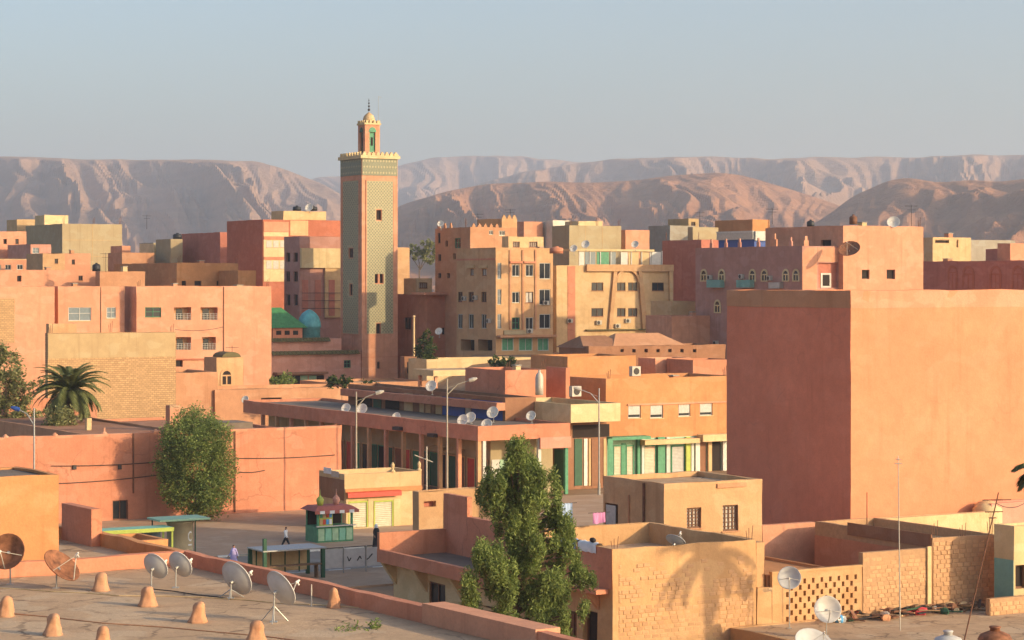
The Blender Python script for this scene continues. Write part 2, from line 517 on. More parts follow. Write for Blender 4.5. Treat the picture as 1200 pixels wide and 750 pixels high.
    def fn(s, face):
        return (lambda a, d, z: (a, d, z)) if face == 'R' else (lambda a, d, z: (d, a, z))
    def fbox(s, mb, face, a0, a1, d0, d1, z0, z1, mi=0):
        if face == 'R': mb.box(a0, a1, d0, d1, z0, z1, mi)
        else: mb.box(d0, d1, a0, a1, z0, z1, mi)
    def pxbox(s, name, mat, face, x0, y0, x1, y1, d0, d1, at_a=None):
        """a box part whose front is given in photo pixels on this face, d0..d1 inward (negative = proud)"""
        a0, a1 = sorted((s.a_of(face, x0), s.a_of(face, x1)))
        dm = s.depth(face, (a0 + a1) / 2)
        mb = MB(); s.fbox(mb, face, a0, a1, d0, d1, wz(y1, dm) - s.zb, wz(y0, dm) - s.zb)
        return part(name, mb, mat, s.root)
    def window(s, face, a0, a1, z0, z1, st):
        if st == 'arch': return s.arch(face, a0, a1, z0, z1)
        fr, pm, nv, nh, rec = WSTYLE[st]
        w, h = a1 - a0, z1 - z0
        t = min(0.09, 0.12 * w)
        mb = MB(); fb = lambda *q: s.fbox(mb, face, *q)
        if st == 'balcony':
            # loggia: back wall with a dark door, a low front rail
            bk = MB(); s.fbox(bk, face, a0 - 0.03, a1 + 0.03, rec, rec + 0.06, z0 - 0.03, z1 + 0.03)
            o = part('balcony', bk, 'ochre', s.root)
            dm = MB(); s.fbox(dm, face, a0 + 0.3 * w, a0 + 0.68 * w, rec - 0.07, rec - 0.005, z0 + 0.02, z0 + 0.86 * h)
            part('balcony_door', dm, 'glass_dark', o)
            rl = MB()
            for k in range(4): s.fbox(rl, face, a0 + 0.02, a1 - 0.02, 0.03, 0.06, z0 + 0.1 + k * 0.14 * h, z0 + 0.13 + k * 0.14 * h)
            for k in range(6): s.fbox(rl, face, a0 + 0.03 + k * (w - 0.09) / 5, a0 + 0.06 + k * (w - 0.09) / 5, 0.062, 0.085, z0, z0 + 0.12 + 0.44 * h)
            part('railing', rl, 'frame_white', o)
            return o
        if st in ('niche', 'open'):
            bk = MB(); s.fbox(bk, face, a0 - 0.02, a1 + 0.02, rec - 0.005, rec + 0.05, z0 - 0.02, z1 + 0.02)
            return part('recess', bk, pm, s.root)
        d0, d1 = rec - 0.09, rec - 0.02
        fb(a0, a0 + t, d0, d1, z0, z1); fb(a1 - t, a1, d0, d1, z0, z1)
        fb(a0 + t, a1 - t, d0, d1, z0, z0 + t); fb(a0 + t, a1 - t, d0, d1, z1 - t, z1)
        for k in range(nv):
            x = a0 + w * (k + 1) / (nv + 1); fb(x - t * 0.35, x + t * 0.35, d0 + 0.01, d1 - 0.01, z0 + t, z1 - t)
        for k in range(nh):
            z = z0 + h * (k + 1) / (nh + 1) if nh > 1 else z0 + h * 0.55
            fb(a0 + t, a1 - t, d0 + 0.02, d1 - 0.02, z - t * 0.3, z + t * 0.3)
        o = part('window' if st not in ('door',) else 'door', mb, fr, s.root)
        pb = MB(); s.fbox(pb, face, a0 - 0.03, a1 + 0.03, rec - 0.012, rec + 0.03, z0 - 0.03, z1 + 0.03)
        part('pane', pb, pm, o)
        if st == 'shutter':
            sb = MB(); n = 9
            zb_ = z0 + 0.28 * h
            for k in range(n):
                za = zb_ + (z1 - zb_) * k / n; zc = zb_ + (z1 - zb_) * (k + 0.88) / n
                s.fbox(sb, face, a0 + t, a1 - t, rec - 0.13, rec - 0.095, za, zc)
            part('roller_blind', sb, 'frame_white', o)
            o.children[0].data.materials[0] = MATS['glass_dark']
        if st not in ('void', 'door') and w > 0.5:
            sb = MB(); s.fbox(sb, face, a0 - 0.08, a1 + 0.08, -0.07, 0.05, z0 - 0.07, z0 - 0.004)
            part('sill', sb, 'cream' if fr == 'frame_white' else 'clay', o)
        return o
    def arch(s, face, a0, a1, z0, z1, surround='pale_yellow', pane='glass_dark'):
        """round-headed window: moulded surround proud of the wall, two leaves and a fanlight"""
        w = a1 - a0; r = w / 2; zc = z1 - r; n = 10
        fn = s.fn(face)
        def outline(k):
            pts = [(a0 + k, z0 + k * 0.6), (a1 - k, z0 + k * 0.6)]
            for i in range(n + 1):
                t = math.pi * i / n
                pts.append((a0 + r + (r - k) * math.cos(t), zc + (r - k) * math.sin(t)))
            return pts
        po, pi_ = outline(0.0), outline(w * 0.16)
        mb = MB(); m = len(po)
        vs = [fn(a, -0.09, z) for a, z in po] + [fn(a, -0.09, z) for a, z in pi_] + [fn(a, 0.03, z) for a, z in po] + [fn(a, 0.03, z) for a, z in pi_]
        fs = []
        for i in range(m):
            j = (i + 1) % m
            fs += [(i, j, m + j, m + i), (i, 2 * m + i, 2 * m + j, j), (m + i, m + j, 3 * m + j, 3 * m + i)]
        mb.add(vs, fs)
        s.fbox(mb, face, a0 + r - 0.05 * w, a0 + r + 0.05 * w, -0.06, 0.02, z0 + 0.1 * w, zc)
        s.fbox(mb, face, a0 + 0.16 * w, a1 - 0.16 * w, -0.062, 0.02, zc - 0.05 * w, zc + 0.05 * w)
        o = part('arched_window', mb, surround, s.root)
        pb = MB(); pts = outline(w * 0.12)
        pb.add([fn(a, -0.025, z) for a, z in pts], [tuple(range(len(pts)))])
        part('pane', pb, pane, o)
        return o
    def merlons(s, face, x0, x1, n, hgt=0.5, wid=0.4, mat=None, stepped=False):
        a0, a1 = sorted((s.a_of(face, x0), s.a_of(face, x1)))
        for k in range(n):
            a = a0 + (a1 - a0) * (k + 0.5) / n
            mb = MB(); s.fbox(mb, face, a - wid / 2, a + wid / 2, 0.01, s.pt - 0.01, s.h - 0.05, s.h + hgt * 0.55)
            s.fbox(mb, face, a - wid * 0.25, a + wid * 0.25, 0.02, s.pt - 0.02, s.h + hgt * 0.55 - 0.01, s.h + hgt)
            part('merlon', mb, mat or s.wall.data.materials[0].name, s.root)
    def rebar(s, pts):
        """bare reinforcement rods left standing on the roof edge, (face, px, height)"""
        for face, px, hh in pts:
            a = s.a_of(face, px); u, v = (a, s.pt / 2) if face == 'R' else (s.pt / 2, a)
            for k in range(3):
                mb = MB(); du, dv = (0.13 * k - 0.13, 0.05 * (k % 2)) if face == 'R' else (0.05 * (k % 2), 0.13 * k - 0.13)
                mb.tube((u + du, v + dv, s.h - 0.1), (u + du + 0.08 * (k - 1), v + dv, s.h + hh * (0.75 + 0.2 * k)), 0.016 if s.Y < 160 else 0.028, n=5); part('rebar', mb, 'rust', s.root)
    def ontop(s, px, face='R', inset=1.0):
        """world point on the roof above pixel column px, inset behind the face"""
        a = s.a_of(face, px)
        u, v = (a, inset) if face == 'R' else (inset, a)
        x, y = s.world(u, v)
        return Vector((x, y, s.ztop - s.par))

# ------------------------------------------------------------------ small things that repeat
def dish(px, py, D, dia, axis, mat, label, foot=None, n=24, group='satellite dishes', off=0.0, stand='mast', z_foot=None):
    """satellite dish centred on a pixel at depth D; axis points where it looks"""
    c = at(px, py, D); ax = Vector(axis).normalized(); R = dia / 2
    zf = c.z - 0.9 if z_foot is None else z_foot
    root = empty('satellite_dish', (c.x, c.y, zf)); tag(root, label, 'satellite dish', group)
    o = Vector((0, 0, c.z - zf))
    prof = []; dep = 0.16 * dia
    m = 6
    for i in range(m + 1): r = R * i / m; prof.append((max(r, 0.004), dep * (i / m) ** 2 - dep))
    prof.append((R + 0.02, 0.0)); prof.append((R + 0.02, -0.035))
    for i in range(m, -1, -1): r = R * i / m; prof.append((max(r, 0.004), dep * (i / m) ** 2 - dep - 0.03))
    mb = MB(); mb.lathe(prof, n, o, ax)
    part('reflector', mb, mat, root, True)
    up = Vector((0, 0, 1)); dn = (-up + ax * ax.dot(up)).normalized()
    tip = o + ax * (R * 0.95) + dn * (R * 0.25)
    ab = MB(); ab.tube(o + dn * R * 0.98 - ax * 0.02, tip, 0.022, n=6)
    sd = ax.cross(dn).normalized()
    ab.tube(o + sd * R * 0.9 + dn * R * 0.2 - ax * 0.05, tip, 0.012, n=5); ab.tube(o - sd * R * 0.9 + dn * R * 0.2 - ax * 0.05, tip, 0.012, n=5)
    part('feed_arm', ab, 'steel_pale', root)
    lb = MB(); lb.tube(tip - ax * 0.02, tip + ax * 0.14, 0.05, 0.035, 8); lb.tube(tip + ax * 0.05, tip + ax * 0.05 + dn * 0.13, 0.03, 0.03, 6)
    part('feed_horn', lb, 'dish_white', root)
    bk = o - ax * (dep + 0.05)
    ms = MB()
    ms.tube(bk + ax * 0.1, bk - ax * 0.12, 0.055, n=8)
    foot_p = Vector((bk.x - ax.x * 0.1, bk.y - ax.y * 0.1, 0.0))
    ms.tube(foot_p, bk - ax * 0.08, 0.028, n=8)
    if stand == 'tripod':
        for k in range(3):
            t = 2.1 * k + 0.5
            ms.tube(foot_p + Vector((math.cos(t) * 0.5, math.sin(t) * 0.5, 0)), foot_p + Vector((0, 0, max(0.3, (bk.z) * 0.55))), 0.018, n=6)
    ms.box(foot_p.x - 0.12, foot_p.x + 0.12, foot_p.y - 0.12, foot_p.y + 0.12, -0.01, 0.03)
    part('mast', ms, 'steel', root)
    return root
def ac_unit(b, face, px, py, label, w=0.85, h=0.6):
    a = b.a_of(face, px); d = b.depth(face, a); z = wz(py, d)
    u, v = (a, -0.17) if face == 'R' else (-0.17, a)
    x, y = b.world(u, v)
    root = empty('air_conditioner', (x, y, z - h / 2), b.ang if face == 'R' else b.ang - math.pi / 2)
    tag(root, label, 'air conditioner', 'air conditioner boxes on the walls')
    mb = MB(); mb.box(-w / 2, w / 2, -0.16, 0.16, 0.03, h); part('casing', mb, 'steel_pale', root)
    fb = MB(); fb.lathe([(0.24, 0), (0.24, 0.02), (0.2, 0.025)], 16, (-0.12, -0.161, h / 2), (0, -1, 0)); part('fan_grille', fb, 'dark_metal', root)
    bb = MB(); bb.box(-w * 0.4, -w * 0.36, -0.15, 0.19, 0, 0.028); bb.box(w * 0.36, w * 0.4, -0.15, 0.19, 0, 0.028); part('bracket', bb, 'steel', root)
    return root
def antenna(px, ybot, ytop, D, label, r=0.025, lean=0.0, cross=((0.05, 0.8), (0.12, 0.5)), mat='rust', zfoot=None, name='aerial_mast'):
    p = at(px, ybot, D); zb = p.z if zfoot is None else zfoot; zt = wz(ytop, D)
    root = empty(name, (p.x, p.y, zb)); tag(root, label, 'aerial')
    h = zt - zb
    top = Vector((lean * h, 0, h))
    mb = MB(); mb.tube((0, 0, -0.1), top, r, r * 0.8, 8); part('pole', mb, mat, root)
    if cross:
        cb = MB()
        for f, w in cross:
            c = top * (1 - f)
            cb.tube(c + Vector((-w / 2, -0.1, 0)), c + Vector((w / 2, 0.1, 0)), r * 0.7, n=6)
            for k in range(4):
                q = c + Vector((-w / 2 + w * (k + 0.5) / 4, -0.1 + 0.2 * (k + 0.5) / 4, 0))
                cb.tube(q + Vector((0.05, -0.18, 0)), q + Vector((-0.05, 0.18, 0)), r * 0.45, n=5)
        part('crossbar', cb, mat, root)
    return root
def block_on(name, label, mat, cx, D, ytop, **kw):
    return Bld(name, label, mat, cx, D, ytop, **kw)

def leaves_mesh(name, pts, size, stretch=2.0, droop=0.0, rs=None):
    """many small leaf faces at the given points (numpy), random facing"""
    n = len(pts); r = rs or rng
    d = r.normal(size=(n, 3)); d[:, 2] = d[:, 2] * 0.7 - droop
    d /= np.linalg.norm(d, axis=1)[:, None]
    e = np.cross(d, r.normal(size=(n, 3))); e /= np.linalg.norm(e, axis=1)[:, None] + 1e-9
    s = size * r.uniform(0.6, 1.35, size=(n, 1))
    a = pts - d * s * stretch * 0.5; b = pts + e * s * 0.5; c = pts + d * s * stretch * 0.5; f = pts - e * s * 0.5
    v = np.stack((a, b, c, f), 1).reshape(-1, 3)
    me = bpy.data.meshes.new(name)
    me.vertices.add(4 * n); me.vertices.foreach_set('co', v.astype(np.float32).ravel())
    me.loops.add(4 * n); me.loops.foreach_set('vertex_index', np.arange(4 * n, dtype=np.int32))
    me.polygons.add(n); me.polygons.foreach_set('loop_start', np.arange(0, 4 * n, 4, dtype=np.int32))
    me.update(calc_edges=True)
    return me
def clump_points(blobs, per, r=None, hang=1.0):
    """blobs: (x, y, z, rx, ry, rz); leaf points gathered in sprays on and inside each blob"""
    r = r or rng; out = []
    for (x, y, z, ax, ay, az) in blobs:
        nspray = max(6, int(per * 0.75 * ax * az))
        q = r.normal(size=(nspray, 3)); q /= np.linalg.norm(q, axis=1)[:, None]
        q *= r.uniform(0.45, 1.08, size=(nspray, 1)) ** 0.6
        ctr = q * np.array((ax, ay, az)) + np.array((x, y, z))
        k = 20
        pts = ctr[:, None, :] + r.normal(size=(nspray, k, 3)) * np.array((0.16, 0.16, 0.2 * hang)) * min(1.3, max(0.45, ax))
        out.append(pts.reshape(-1, 3))
    return np.concatenate(out)
def tree(name, label, px, D, blobs_px, leaf, size, per, trunk_r=0.2, zg=None, stretch=2.0, droop=0.0, cat='tree', branch=True, group=None, deep=1.0, hang=1.0):
    """blobs_px: (px, py, radius x px, radius y px) at depth D +- jitter"""
    x0 = wx(px, D); zg = gz(x0, D) if zg is None else zg
    root = empty(name, (x0, D, zg)); tag(root, label, cat, group)
    s = D / F
    blobs = []
    for i, bp_ in enumerate(blobs_px):
        bx, by, rx, ry = bp_[:4]
        dy = random.uniform(-0.35, 0.35) * rx * s * 1.2 if deep <= 1 else (random.uniform(-deep, deep) if len(bp_) < 5 else bp_[4])
        blobs.append((wx(bx, D) - x0, dy, wz(by, D) - zg, rx * s, rx * s * 0.95, ry * s))
    top = max(b[2] for b in blobs)
    tb = MB()
    p = Vector((0, 0, -0.1)); n = 6
    for k in range(n):
        t = (k + 1) / n
        q = Vector((0.12 * math.sin(3 * t + px), 0.1 * math.cos(2 * t + px), top * 0.8 * t))
        tb.tube(p, q, trunk_r * (1 - 0.75 * k / n), trunk_r * (1 - 0.75 * (k + 1) / n), 8, cap=False); p = q
    if branch:
        for b in blobs:
            zst = max(0.4, min(top * 0.7, b[2] - 0.5 * b[5] - 0.3 * abs(b[0])))
            st = Vector((0.1, 0.0, zst)); en = Vector(b[:3]); md = (st + en) / 2 + Vector((0, 0, 0.1))
            tb.tube(st, md, trunk_r * 0.35, trunk_r * 0.25, 6, cap=False); tb.tube(md, en, trunk_r * 0.25, trunk_r * 0.08, 6, cap=False)
    part('trunk', tb, 'bark', root)
    me = leaves_mesh('crown', clump_points(blobs, per, hang=hang), size, stretch, droop)
    link('crown', me, leaf, root)
    return root

# ------------------------------------------------------------------ the setting: ground, street, mountains, air
def structure(o): o['kind'] = 'structure'; return o
def build_ground():
    xs = [-9500, -6000, -3500, -2000, -1000, -500, -260] + list(np.linspace(-160, 160, 65)) + [260, 500, 1000, 2000, 3500, 6000, 9500]
    ys = [-300, -100, 0, 60, 120, 180] + list(np.linspace(230, 480, 51)) + [560, 700, 1000, 1600, 2500, 4000, 6000, 8000, 11000]
    mb = MB(); vs = [(x, y, gz(x, y)) for y in ys for x in xs]; nx = len(xs)
    fs = [(j * nx + i, j * nx + i + 1, (j + 1) * nx + i + 1, (j + 1) * nx + i) for j in range(len(ys) - 1) for i in range(nx - 1)]
    mb.add(vs, fs)
    structure(part('ground', mb, 'earth', None, True))
build_ground()
A30 = math.radians(30)
P0 = (wx(390, 163), 163.0)
def street_sheet(name, mat, x0, x1, y0, y1, z0, z1, parent=None):
    mb = MB()
    n = max(1, int((x1 - x0) / 4))
    for k in range(n): mb.box(x0 + (x1 - x0) * k / n, x0 + (x1 - x0) * (k + 1) / n, y0, y1, z0, z1) if n == 1 else None
    if n > 1: mb.box(x0, x1, y0, y1, z0, z1)
    return structure(link(name, mb.mesh(name), mat, None, False, (P0[0], P0[1], 0), A30))
road = street_sheet('road', 'asphalt', -90, 75, -11.0, -0.15, -0.2, 0.012)
pav = street_sheet('pavement', 'paving', -90, 75, 0.0, 26.2, -0.2, 0.12)
pav2 = street_sheet('pavement_near', 'paving', -90, 9, -19.0, -11.15, -0.2, 0.12)
kerb_m = {}
for side, y0, y1 in ((0, -0.15, 0.0), (1, -11.15, -11.0)):
    for k in range(60):
        x0 = -60 + k * 1.6
        mat = 'paper' if (k % 2 == 0) else 'grey'
        if mat not in kerb_m:
            m = MB(); m.box(0, 1.585, 0, 0.15, -0.2, 0.14); me = m.mesh('kerb_stone'); me.materials.append(MATS[mat]); kerb_m[mat] = me
        o = bpy.data.objects.new('kerb_stone', kerb_m[mat]); COL.objects.link(o)
        o.parent = pav if side == 0 else pav2
        o.location = (x0, y0, 0.0)

def rockmat(name, c1, c2):
    m, nt, b = newmat(name)
    g = posnode(nt, (1, 1, 1))
    f = noise_n(nt, g, 0.004, 8, 0.65)
    st = noise_n(nt, posnode(nt, (0.0006, 0.0006, 0.05)), 1.0, 4, 0.6)
    f2 = noise_n(nt, g, 0.03, 6, 0.7)
    col = mix(nt, ramp(nt, f, 0.3, 0.7), c1, c2)
    col = mix(nt, mix(nt, 0.6, (0, 0, 0), ramp(nt, st, 0.45, 0.62)), col, rgb(c1, 0.82))
    k = N(nt, 'ShaderNodeMath', operation='MULTIPLY'); k.inputs[1].default_value = 0.35; L(nt, ramp(nt, f2, 0.45, 0.7), k.inputs[0])
    col = mix(nt, k.outputs[0], col, rgb(c1, 0.62))
    L(nt, col, b.inputs['Base Color']); b.inputs['Roughness'].default_value = 1.0; b.inputs['Specular IOR Level'].default_value = 0.05
    bp = N(nt, 'ShaderNodeBump'); bp.inputs['Strength'].default_value = 0.9; bp.inputs['Distance'].default_value = 16.0
    L(nt, f2, bp.inputs['Height']); L(nt, bp.outputs[0], b.inputs['Normal'])
rockmat('rock_far', (0.34, 0.20, 0.13), (0.43, 0.26, 0.165))
rockmat('rock_brown', (0.36, 0.165, 0.085), (0.47, 0.235, 0.125))
def mountain(name, mat, pts, Dc, d0, d1, mesa, amp, wl, seed, nx=720, nt=84, px0=-260, px1=1460):
    """a range as a height field: crest line, talus apron and spurs that run down to the plain"""
    pxs = np.linspace(px0, px1, nx); P = np.array(pts, float)
    crest = np.interp(pxs, P[:, 0], P[:, 1])
    k = np.ones(9) / 9.0
    crest = np.convolve(np.pad(crest, 4, 'edge'), k, 'valid')
    H = np.maximum((YH - crest) * Dc / F + CAMZ - 10.0, 2.0)
    ts = np.concatenate((np.linspace(0, 1, nt), np.linspace(1.05, 1.8, 8)))
    vs = []
    nz = mnoise.noise
    for t in ts:
        D = Dc * (d0 + (1 - d0) * t) if t <= 1 else Dc * (1 + (d1 - 1) * (t - 1) / 0.8)
        for px, h in zip(pxs, H):
            X = (px - CX) * D / F
            xl = (px - CX) * Dc / F
            w = nz((xl / (wl * 2.2) + seed, t * 0.5, 3.1)) * 0.9 + nz((xl / (wl * 0.9), t * 1.3 + seed, 7.7)) * (0.22 if mesa else 0.12) + (0.3 if mesa else 0.12) * t
            q = xl / wl + w
            def spur(x, s_):                       # sharp crested spurs of uneven width
                c = math.floor(x); f = x - c
                a = 0.5 + 0.36 * nz((c * 7.31 + s_, s_ * 1.7, 0.3)); hgt = 0.75 + 0.5 * nz((c * 3.77, s_, 1.9)); h2 = 0.75 + 0.5 * nz(((c + 1) * 3.77, s_, 1.9))
                return (f / a) * hgt + (1 - f / a) * 0.0 if f < a else ((1 - f) / (1 - a)) * hgt
            o1, o2, o3, o4 = (0.60, 0.22, 0.12, 0.06) if mesa else (0.60, 0.23, 0.11, 0.06)
            g = o1 * spur(q, seed) + o2 * spur(q * 2.3 + 0.9 * nz((q * 1.3, t * 2.4, 2.0)), seed + 4) + o3 * spur(q * 5.1 + 1.1 * nz((q * 2.6, t * 5, 4.0)), seed + 8) + o4 * spur(q * 11.7 + 1.3 * nz((q * 5, t * 9, 6.0)), seed + 12)
            if t <= 1:
                if mesa: base = 0.74 * (t / 0.74) ** 1.15 if t < 0.74 else 0.74 + 0.26 * (sstep(0.74, 0.95, t) * 0.7 + 0.3 * (t - 0.74) / 0.26)
                else: base = t ** 1.1
                env = math.sin(math.pi * t ** 0.95) ** 0.6 if t < 1 else 0.0
                z = min(h * (D / Dc) ** 1.15 * (0.985 + 0.012 * nz((xl / 160.0, seed, 0.2))), h * base + amp * h * (g - 0.47) * env) + h * 0.01 * nz((xl / 60.0, t * 3, seed))
            else:
                z = h * (1 - (t - 1) / 0.8) ** (0.6 if mesa else 1.2)
            vs.append((X, D, max(8.0, 9.0 + z)))
    n2 = len(ts)
    fs = [(j * nx + i, j * nx + i + 1, (j + 1) * nx + i + 1, (j + 1) * nx + i) for j in range(n2 - 1) for i in range(nx - 1)]
    mb = MB(); mb.add(vs, fs)
    structure(part(name, mb, mat, None, False))
mountain('mountain', 'rock_far', [(-420, 186), (0, 181), (90, 183), (180, 184), (300, 186), (330, 195), (360, 206), (385, 216), (420, 240), (500, 300), (1700, 328)], 5000, 0.52, 1.25, True, 0.85, 420, 2.3)
mountain('mountain', 'rock_far', [(-420, 300), (330, 225), (365, 207), (400, 203), (440, 201), (475, 189), (520, 181), (580, 179), (640, 184), (690, 188), (760, 205), (1700, 300)], 7600, 0.62, 1.15, True, 0.6, 600, 5.1)
mountain('mountain', 'rock_far', [(-420, 325), (500, 240), (575, 208), (620, 197), (665, 190), (720, 184), (790, 182), (850, 181), (900, 184), (960, 181), (1000, 182), (1080, 181), (1200, 179), (1620, 184)], 5800, 0.58, 1.25, True, 0.7, 330, 8.7)
mountain('hill', 'rock_brown', [(-420, 326), (380, 300), (440, 255), (470, 238), (520, 222), (570, 213), (640, 210), (700, 211), (760, 207), (800, 202), (840, 199), (870, 203), (920, 216), (960, 230), (1010, 248), (1080, 272), (1200, 320), (1700, 328)], 3300, 0.55, 1.3, False, 0.70, 190, 1.9)
mountain('hill', 'rock_brown', [(-420, 328), (900, 290), (970, 250), (1000, 226), (1040, 209), (1065, 205), (1100, 210), (1135, 207), (1170, 209), (1210, 205), (1320, 196), (1620, 205)], 2700, 0.55, 1.3, False, 0.75, 260, 6.4)
hz = MB(); hz.box(-9600, 9600, -400, 11100, -1.3, 520)
hm = bpy.data.materials.new('haze'); hm.use_nodes = True
hm.node_tree.nodes.remove(hm.node_tree.nodes['Principled BSDF'])
pv = hm.node_tree.nodes.new('ShaderNodeVolumePrincipled')
pv.inputs['Color'].default_value = (0.74, 0.84, 1.0, 1)
pv.inputs['Density'].default_value = 0.000135
pv.inputs['Anisotropy'].default_value = 0.2
hm.node_tree.links.new(pv.outputs[0], hm.node_tree.nodes['Material Output'].inputs['Volume'])
MATS['haze'] = hm
ho = part('haze', hz, 'haze', None); ho['kind'] = 'stuff'; ho['label'] = 'pale blue evening haze over the town and mountains'

# ------------------------------------------------------------------ far town, seen between the minaret and the valley
BL = {}
def B(key, *a, **k): BL[key] = Bld(*a, **k); return BL[key]

# west of the minaret, far row
B('beige_block', 'apartment_building', 'blank beige concrete block with a brown shaded flank below the mesa', 'olive', 73, 430, 262, xl=30, xr=143, par=0.5)
for y in (281, 300): BL['beige_block'].pxbox('floor_line', 'beige', 'R', 73.5, y, 142.8, y + 0.8, -0.04, 0.0)
BL['beige_block'].pxbox('joint', 'beige', 'R', 108, 263, 108.8, 330, -0.041, 0.0)
B('beige_pent', 'house', 'pale yellow stair hut perched behind the blank beige block', 'pale_yellow', 52, 444, 252, xl=41, xr=80, par=0.2, lv=None)
B('far_a', 'house', 'small yellowish house beside the brown flank of the beige block', 'yellow', 20, 452, 257, xl=8, xr=42)
B('far_b', 'house', 'orange house front with a plain parapet under the small yellowish house', 'peach', -6, 408, 271, lv=9, xr=31, wins=[('R', 4, 280, 8, 286, 'void'), ('R', 18, 280, 22, 286, 'dark')])
B('far_c', 'house', 'low pink rooftop house with a tiny window and a dark flank', 'pink', 36, 396, 286, xl=9, xr=60, wins=[('R', 38, 290, 46, 297, 'white')])
B('far_d', 'house', 'long low house with a pale cornice and a strip of small windows', 'peach', -14, 372, 304, lv=8, xr=48, coping='cream',
  wins=[('R', x, 310, x + 7, 316, 'whitedark') for x in (-6, 6, 20, 32)])
B('far_e', 'house', 'ochre house of two stepped blocks beside the strip of small windows', 'ochre', 50, 362, 297, lv=8, xr=76, wins=[('R', 64, 303, 68, 309, 'dark')])
B('far_f', 'house', 'plain peach house in front of the blank beige block', 'peach', 76, 372, 297, lv=9, xr=106, wins=[('R', 84, 304, 88, 310, 'dark')])
B('far_g', 'house', 'wide peach house roof behind the orange building with loggias', 'peach', -12, 338, 317, lv=9, xr=116, coping='peach', wins=[('R', 20, 323, 25, 330, 'void'), ('R', 92, 323, 97, 329, 'dark')])
B('far_h', 'house', 'peach roof room with a lean-to awning beside a chimney', 'clay', 117, 340, 318, xl=112, xr=170, par=0.3)
B('far_i', 'house', 'pale yellow house with a grey side between the beige block and the red flank', 'pale_yellow', 180, 410, 285, lv=7, xr=200, coping='grey')
B('far_j', 'house', 'small peach hut beside the blank beige block', 'peach', 143, 418, 288, lv=6, xr=153)
B('far_k', 'house', 'low peach wall house under the pale yellow house', 'clay', 143, 400, 296, lv=7, xr=181)
B('far_l', 'house', 'beige-grey cube house half hidden by the deep red flank', 'olive', 200, 402, 280, lv=7, xr=214)
B('dark_flank', 'house', 'orange house with three small dark windows and a wide shaded brown flank', 'orange', 207, 345, 308, xl=134, xr=279, par=0.6,
  wins=[('R', 213, 329, 218, 335, 'void'), ('R', 228, 329, 236, 335, 'void'), ('R', 254, 329, 262, 335, 'void')])
B('far_m', 'house', 'little orange lean-to house beside the tall red-brown flank', 'orange', 279, 342, 317, lv=8, xr=300)
B('red_cube', 'house', 'windowless deep red cube house with a black water tank', 'maroon', 258, 396, 272, xl=212, xr=268)
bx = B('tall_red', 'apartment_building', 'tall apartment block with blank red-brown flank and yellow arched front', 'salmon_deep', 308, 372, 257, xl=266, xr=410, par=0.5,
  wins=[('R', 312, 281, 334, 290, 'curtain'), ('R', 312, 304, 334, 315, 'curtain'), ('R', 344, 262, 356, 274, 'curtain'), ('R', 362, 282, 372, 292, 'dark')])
bx.pxbox('front_panel', 'pale_yellow', 'R', 309, 272, 338, 330, -0.06, 0.02)
bx.pxbox('front_panel', 'yellow', 'R', 340, 258.5, 361, 276, -0.05, 0.02)
bx.pxbox('front_panel', 'peach', 'R', 309, 260, 338, 271.5, -0.08, 0.02)
bx.pxbox('string_course', 'salmon', 'R', 309, 277, 340, 281, -0.16, 0.0)
bx.pxbox('string_course', 'salmon', 'R', 309, 301, 340, 304.5, -0.16, 0.0)
for (y0, y1) in ((282, 290), (305.5, 315)):
    for x in (312, 320, 328): bx.pxbox('window', 'curtain', 'R', x, y0, x + 6, y1, -0.1, -0.055)
B('tall_red_pent', 'house', 'yellow roof room with tanks on the tall apartment block', 'yellow', 332, 378, 247, xl=318, xr=382, base=wz(258, 376), par=0.3)
my = B('mauve_small', 'apartment_building', 'narrow mauve flanked house with a bright yellow front panel beside the minaret', 'mauve', 351, 343, 277, xl=333, xr=402,
  wins=[('L', 335, 296, 340, 307, 'void'), ('L', 344, 296, 349, 307, 'void'), ('L', 335, 345, 340, 358, 'void'), ('L', 344, 345, 349, 358, 'void'), ('L', 335, 318, 340, 330, 'dark'), ('L', 344, 318, 349, 330, 'dark')], par=0.4)
my.pxbox('front_panel', 'pale_yellow', 'R', 351.5, 291, 401, 314, -0.5, 0.01)
my.pxbox('front_panel', 'yellow', 'R', 380, 314, 400, 372, -0.35, 0.01)
for x in (354, 369, 384): my.pxbox('door_panel', 'maroon', 'R', x, 328, x + 7, 370, -0.42 if x > 380 else -0.06, 0.012)
for k in range(3): my.pxbox('railing', 'dark_metal', 'R', 352, 343 + k * 9, 399, 343.6 + k * 9, -0.62, -0.58)

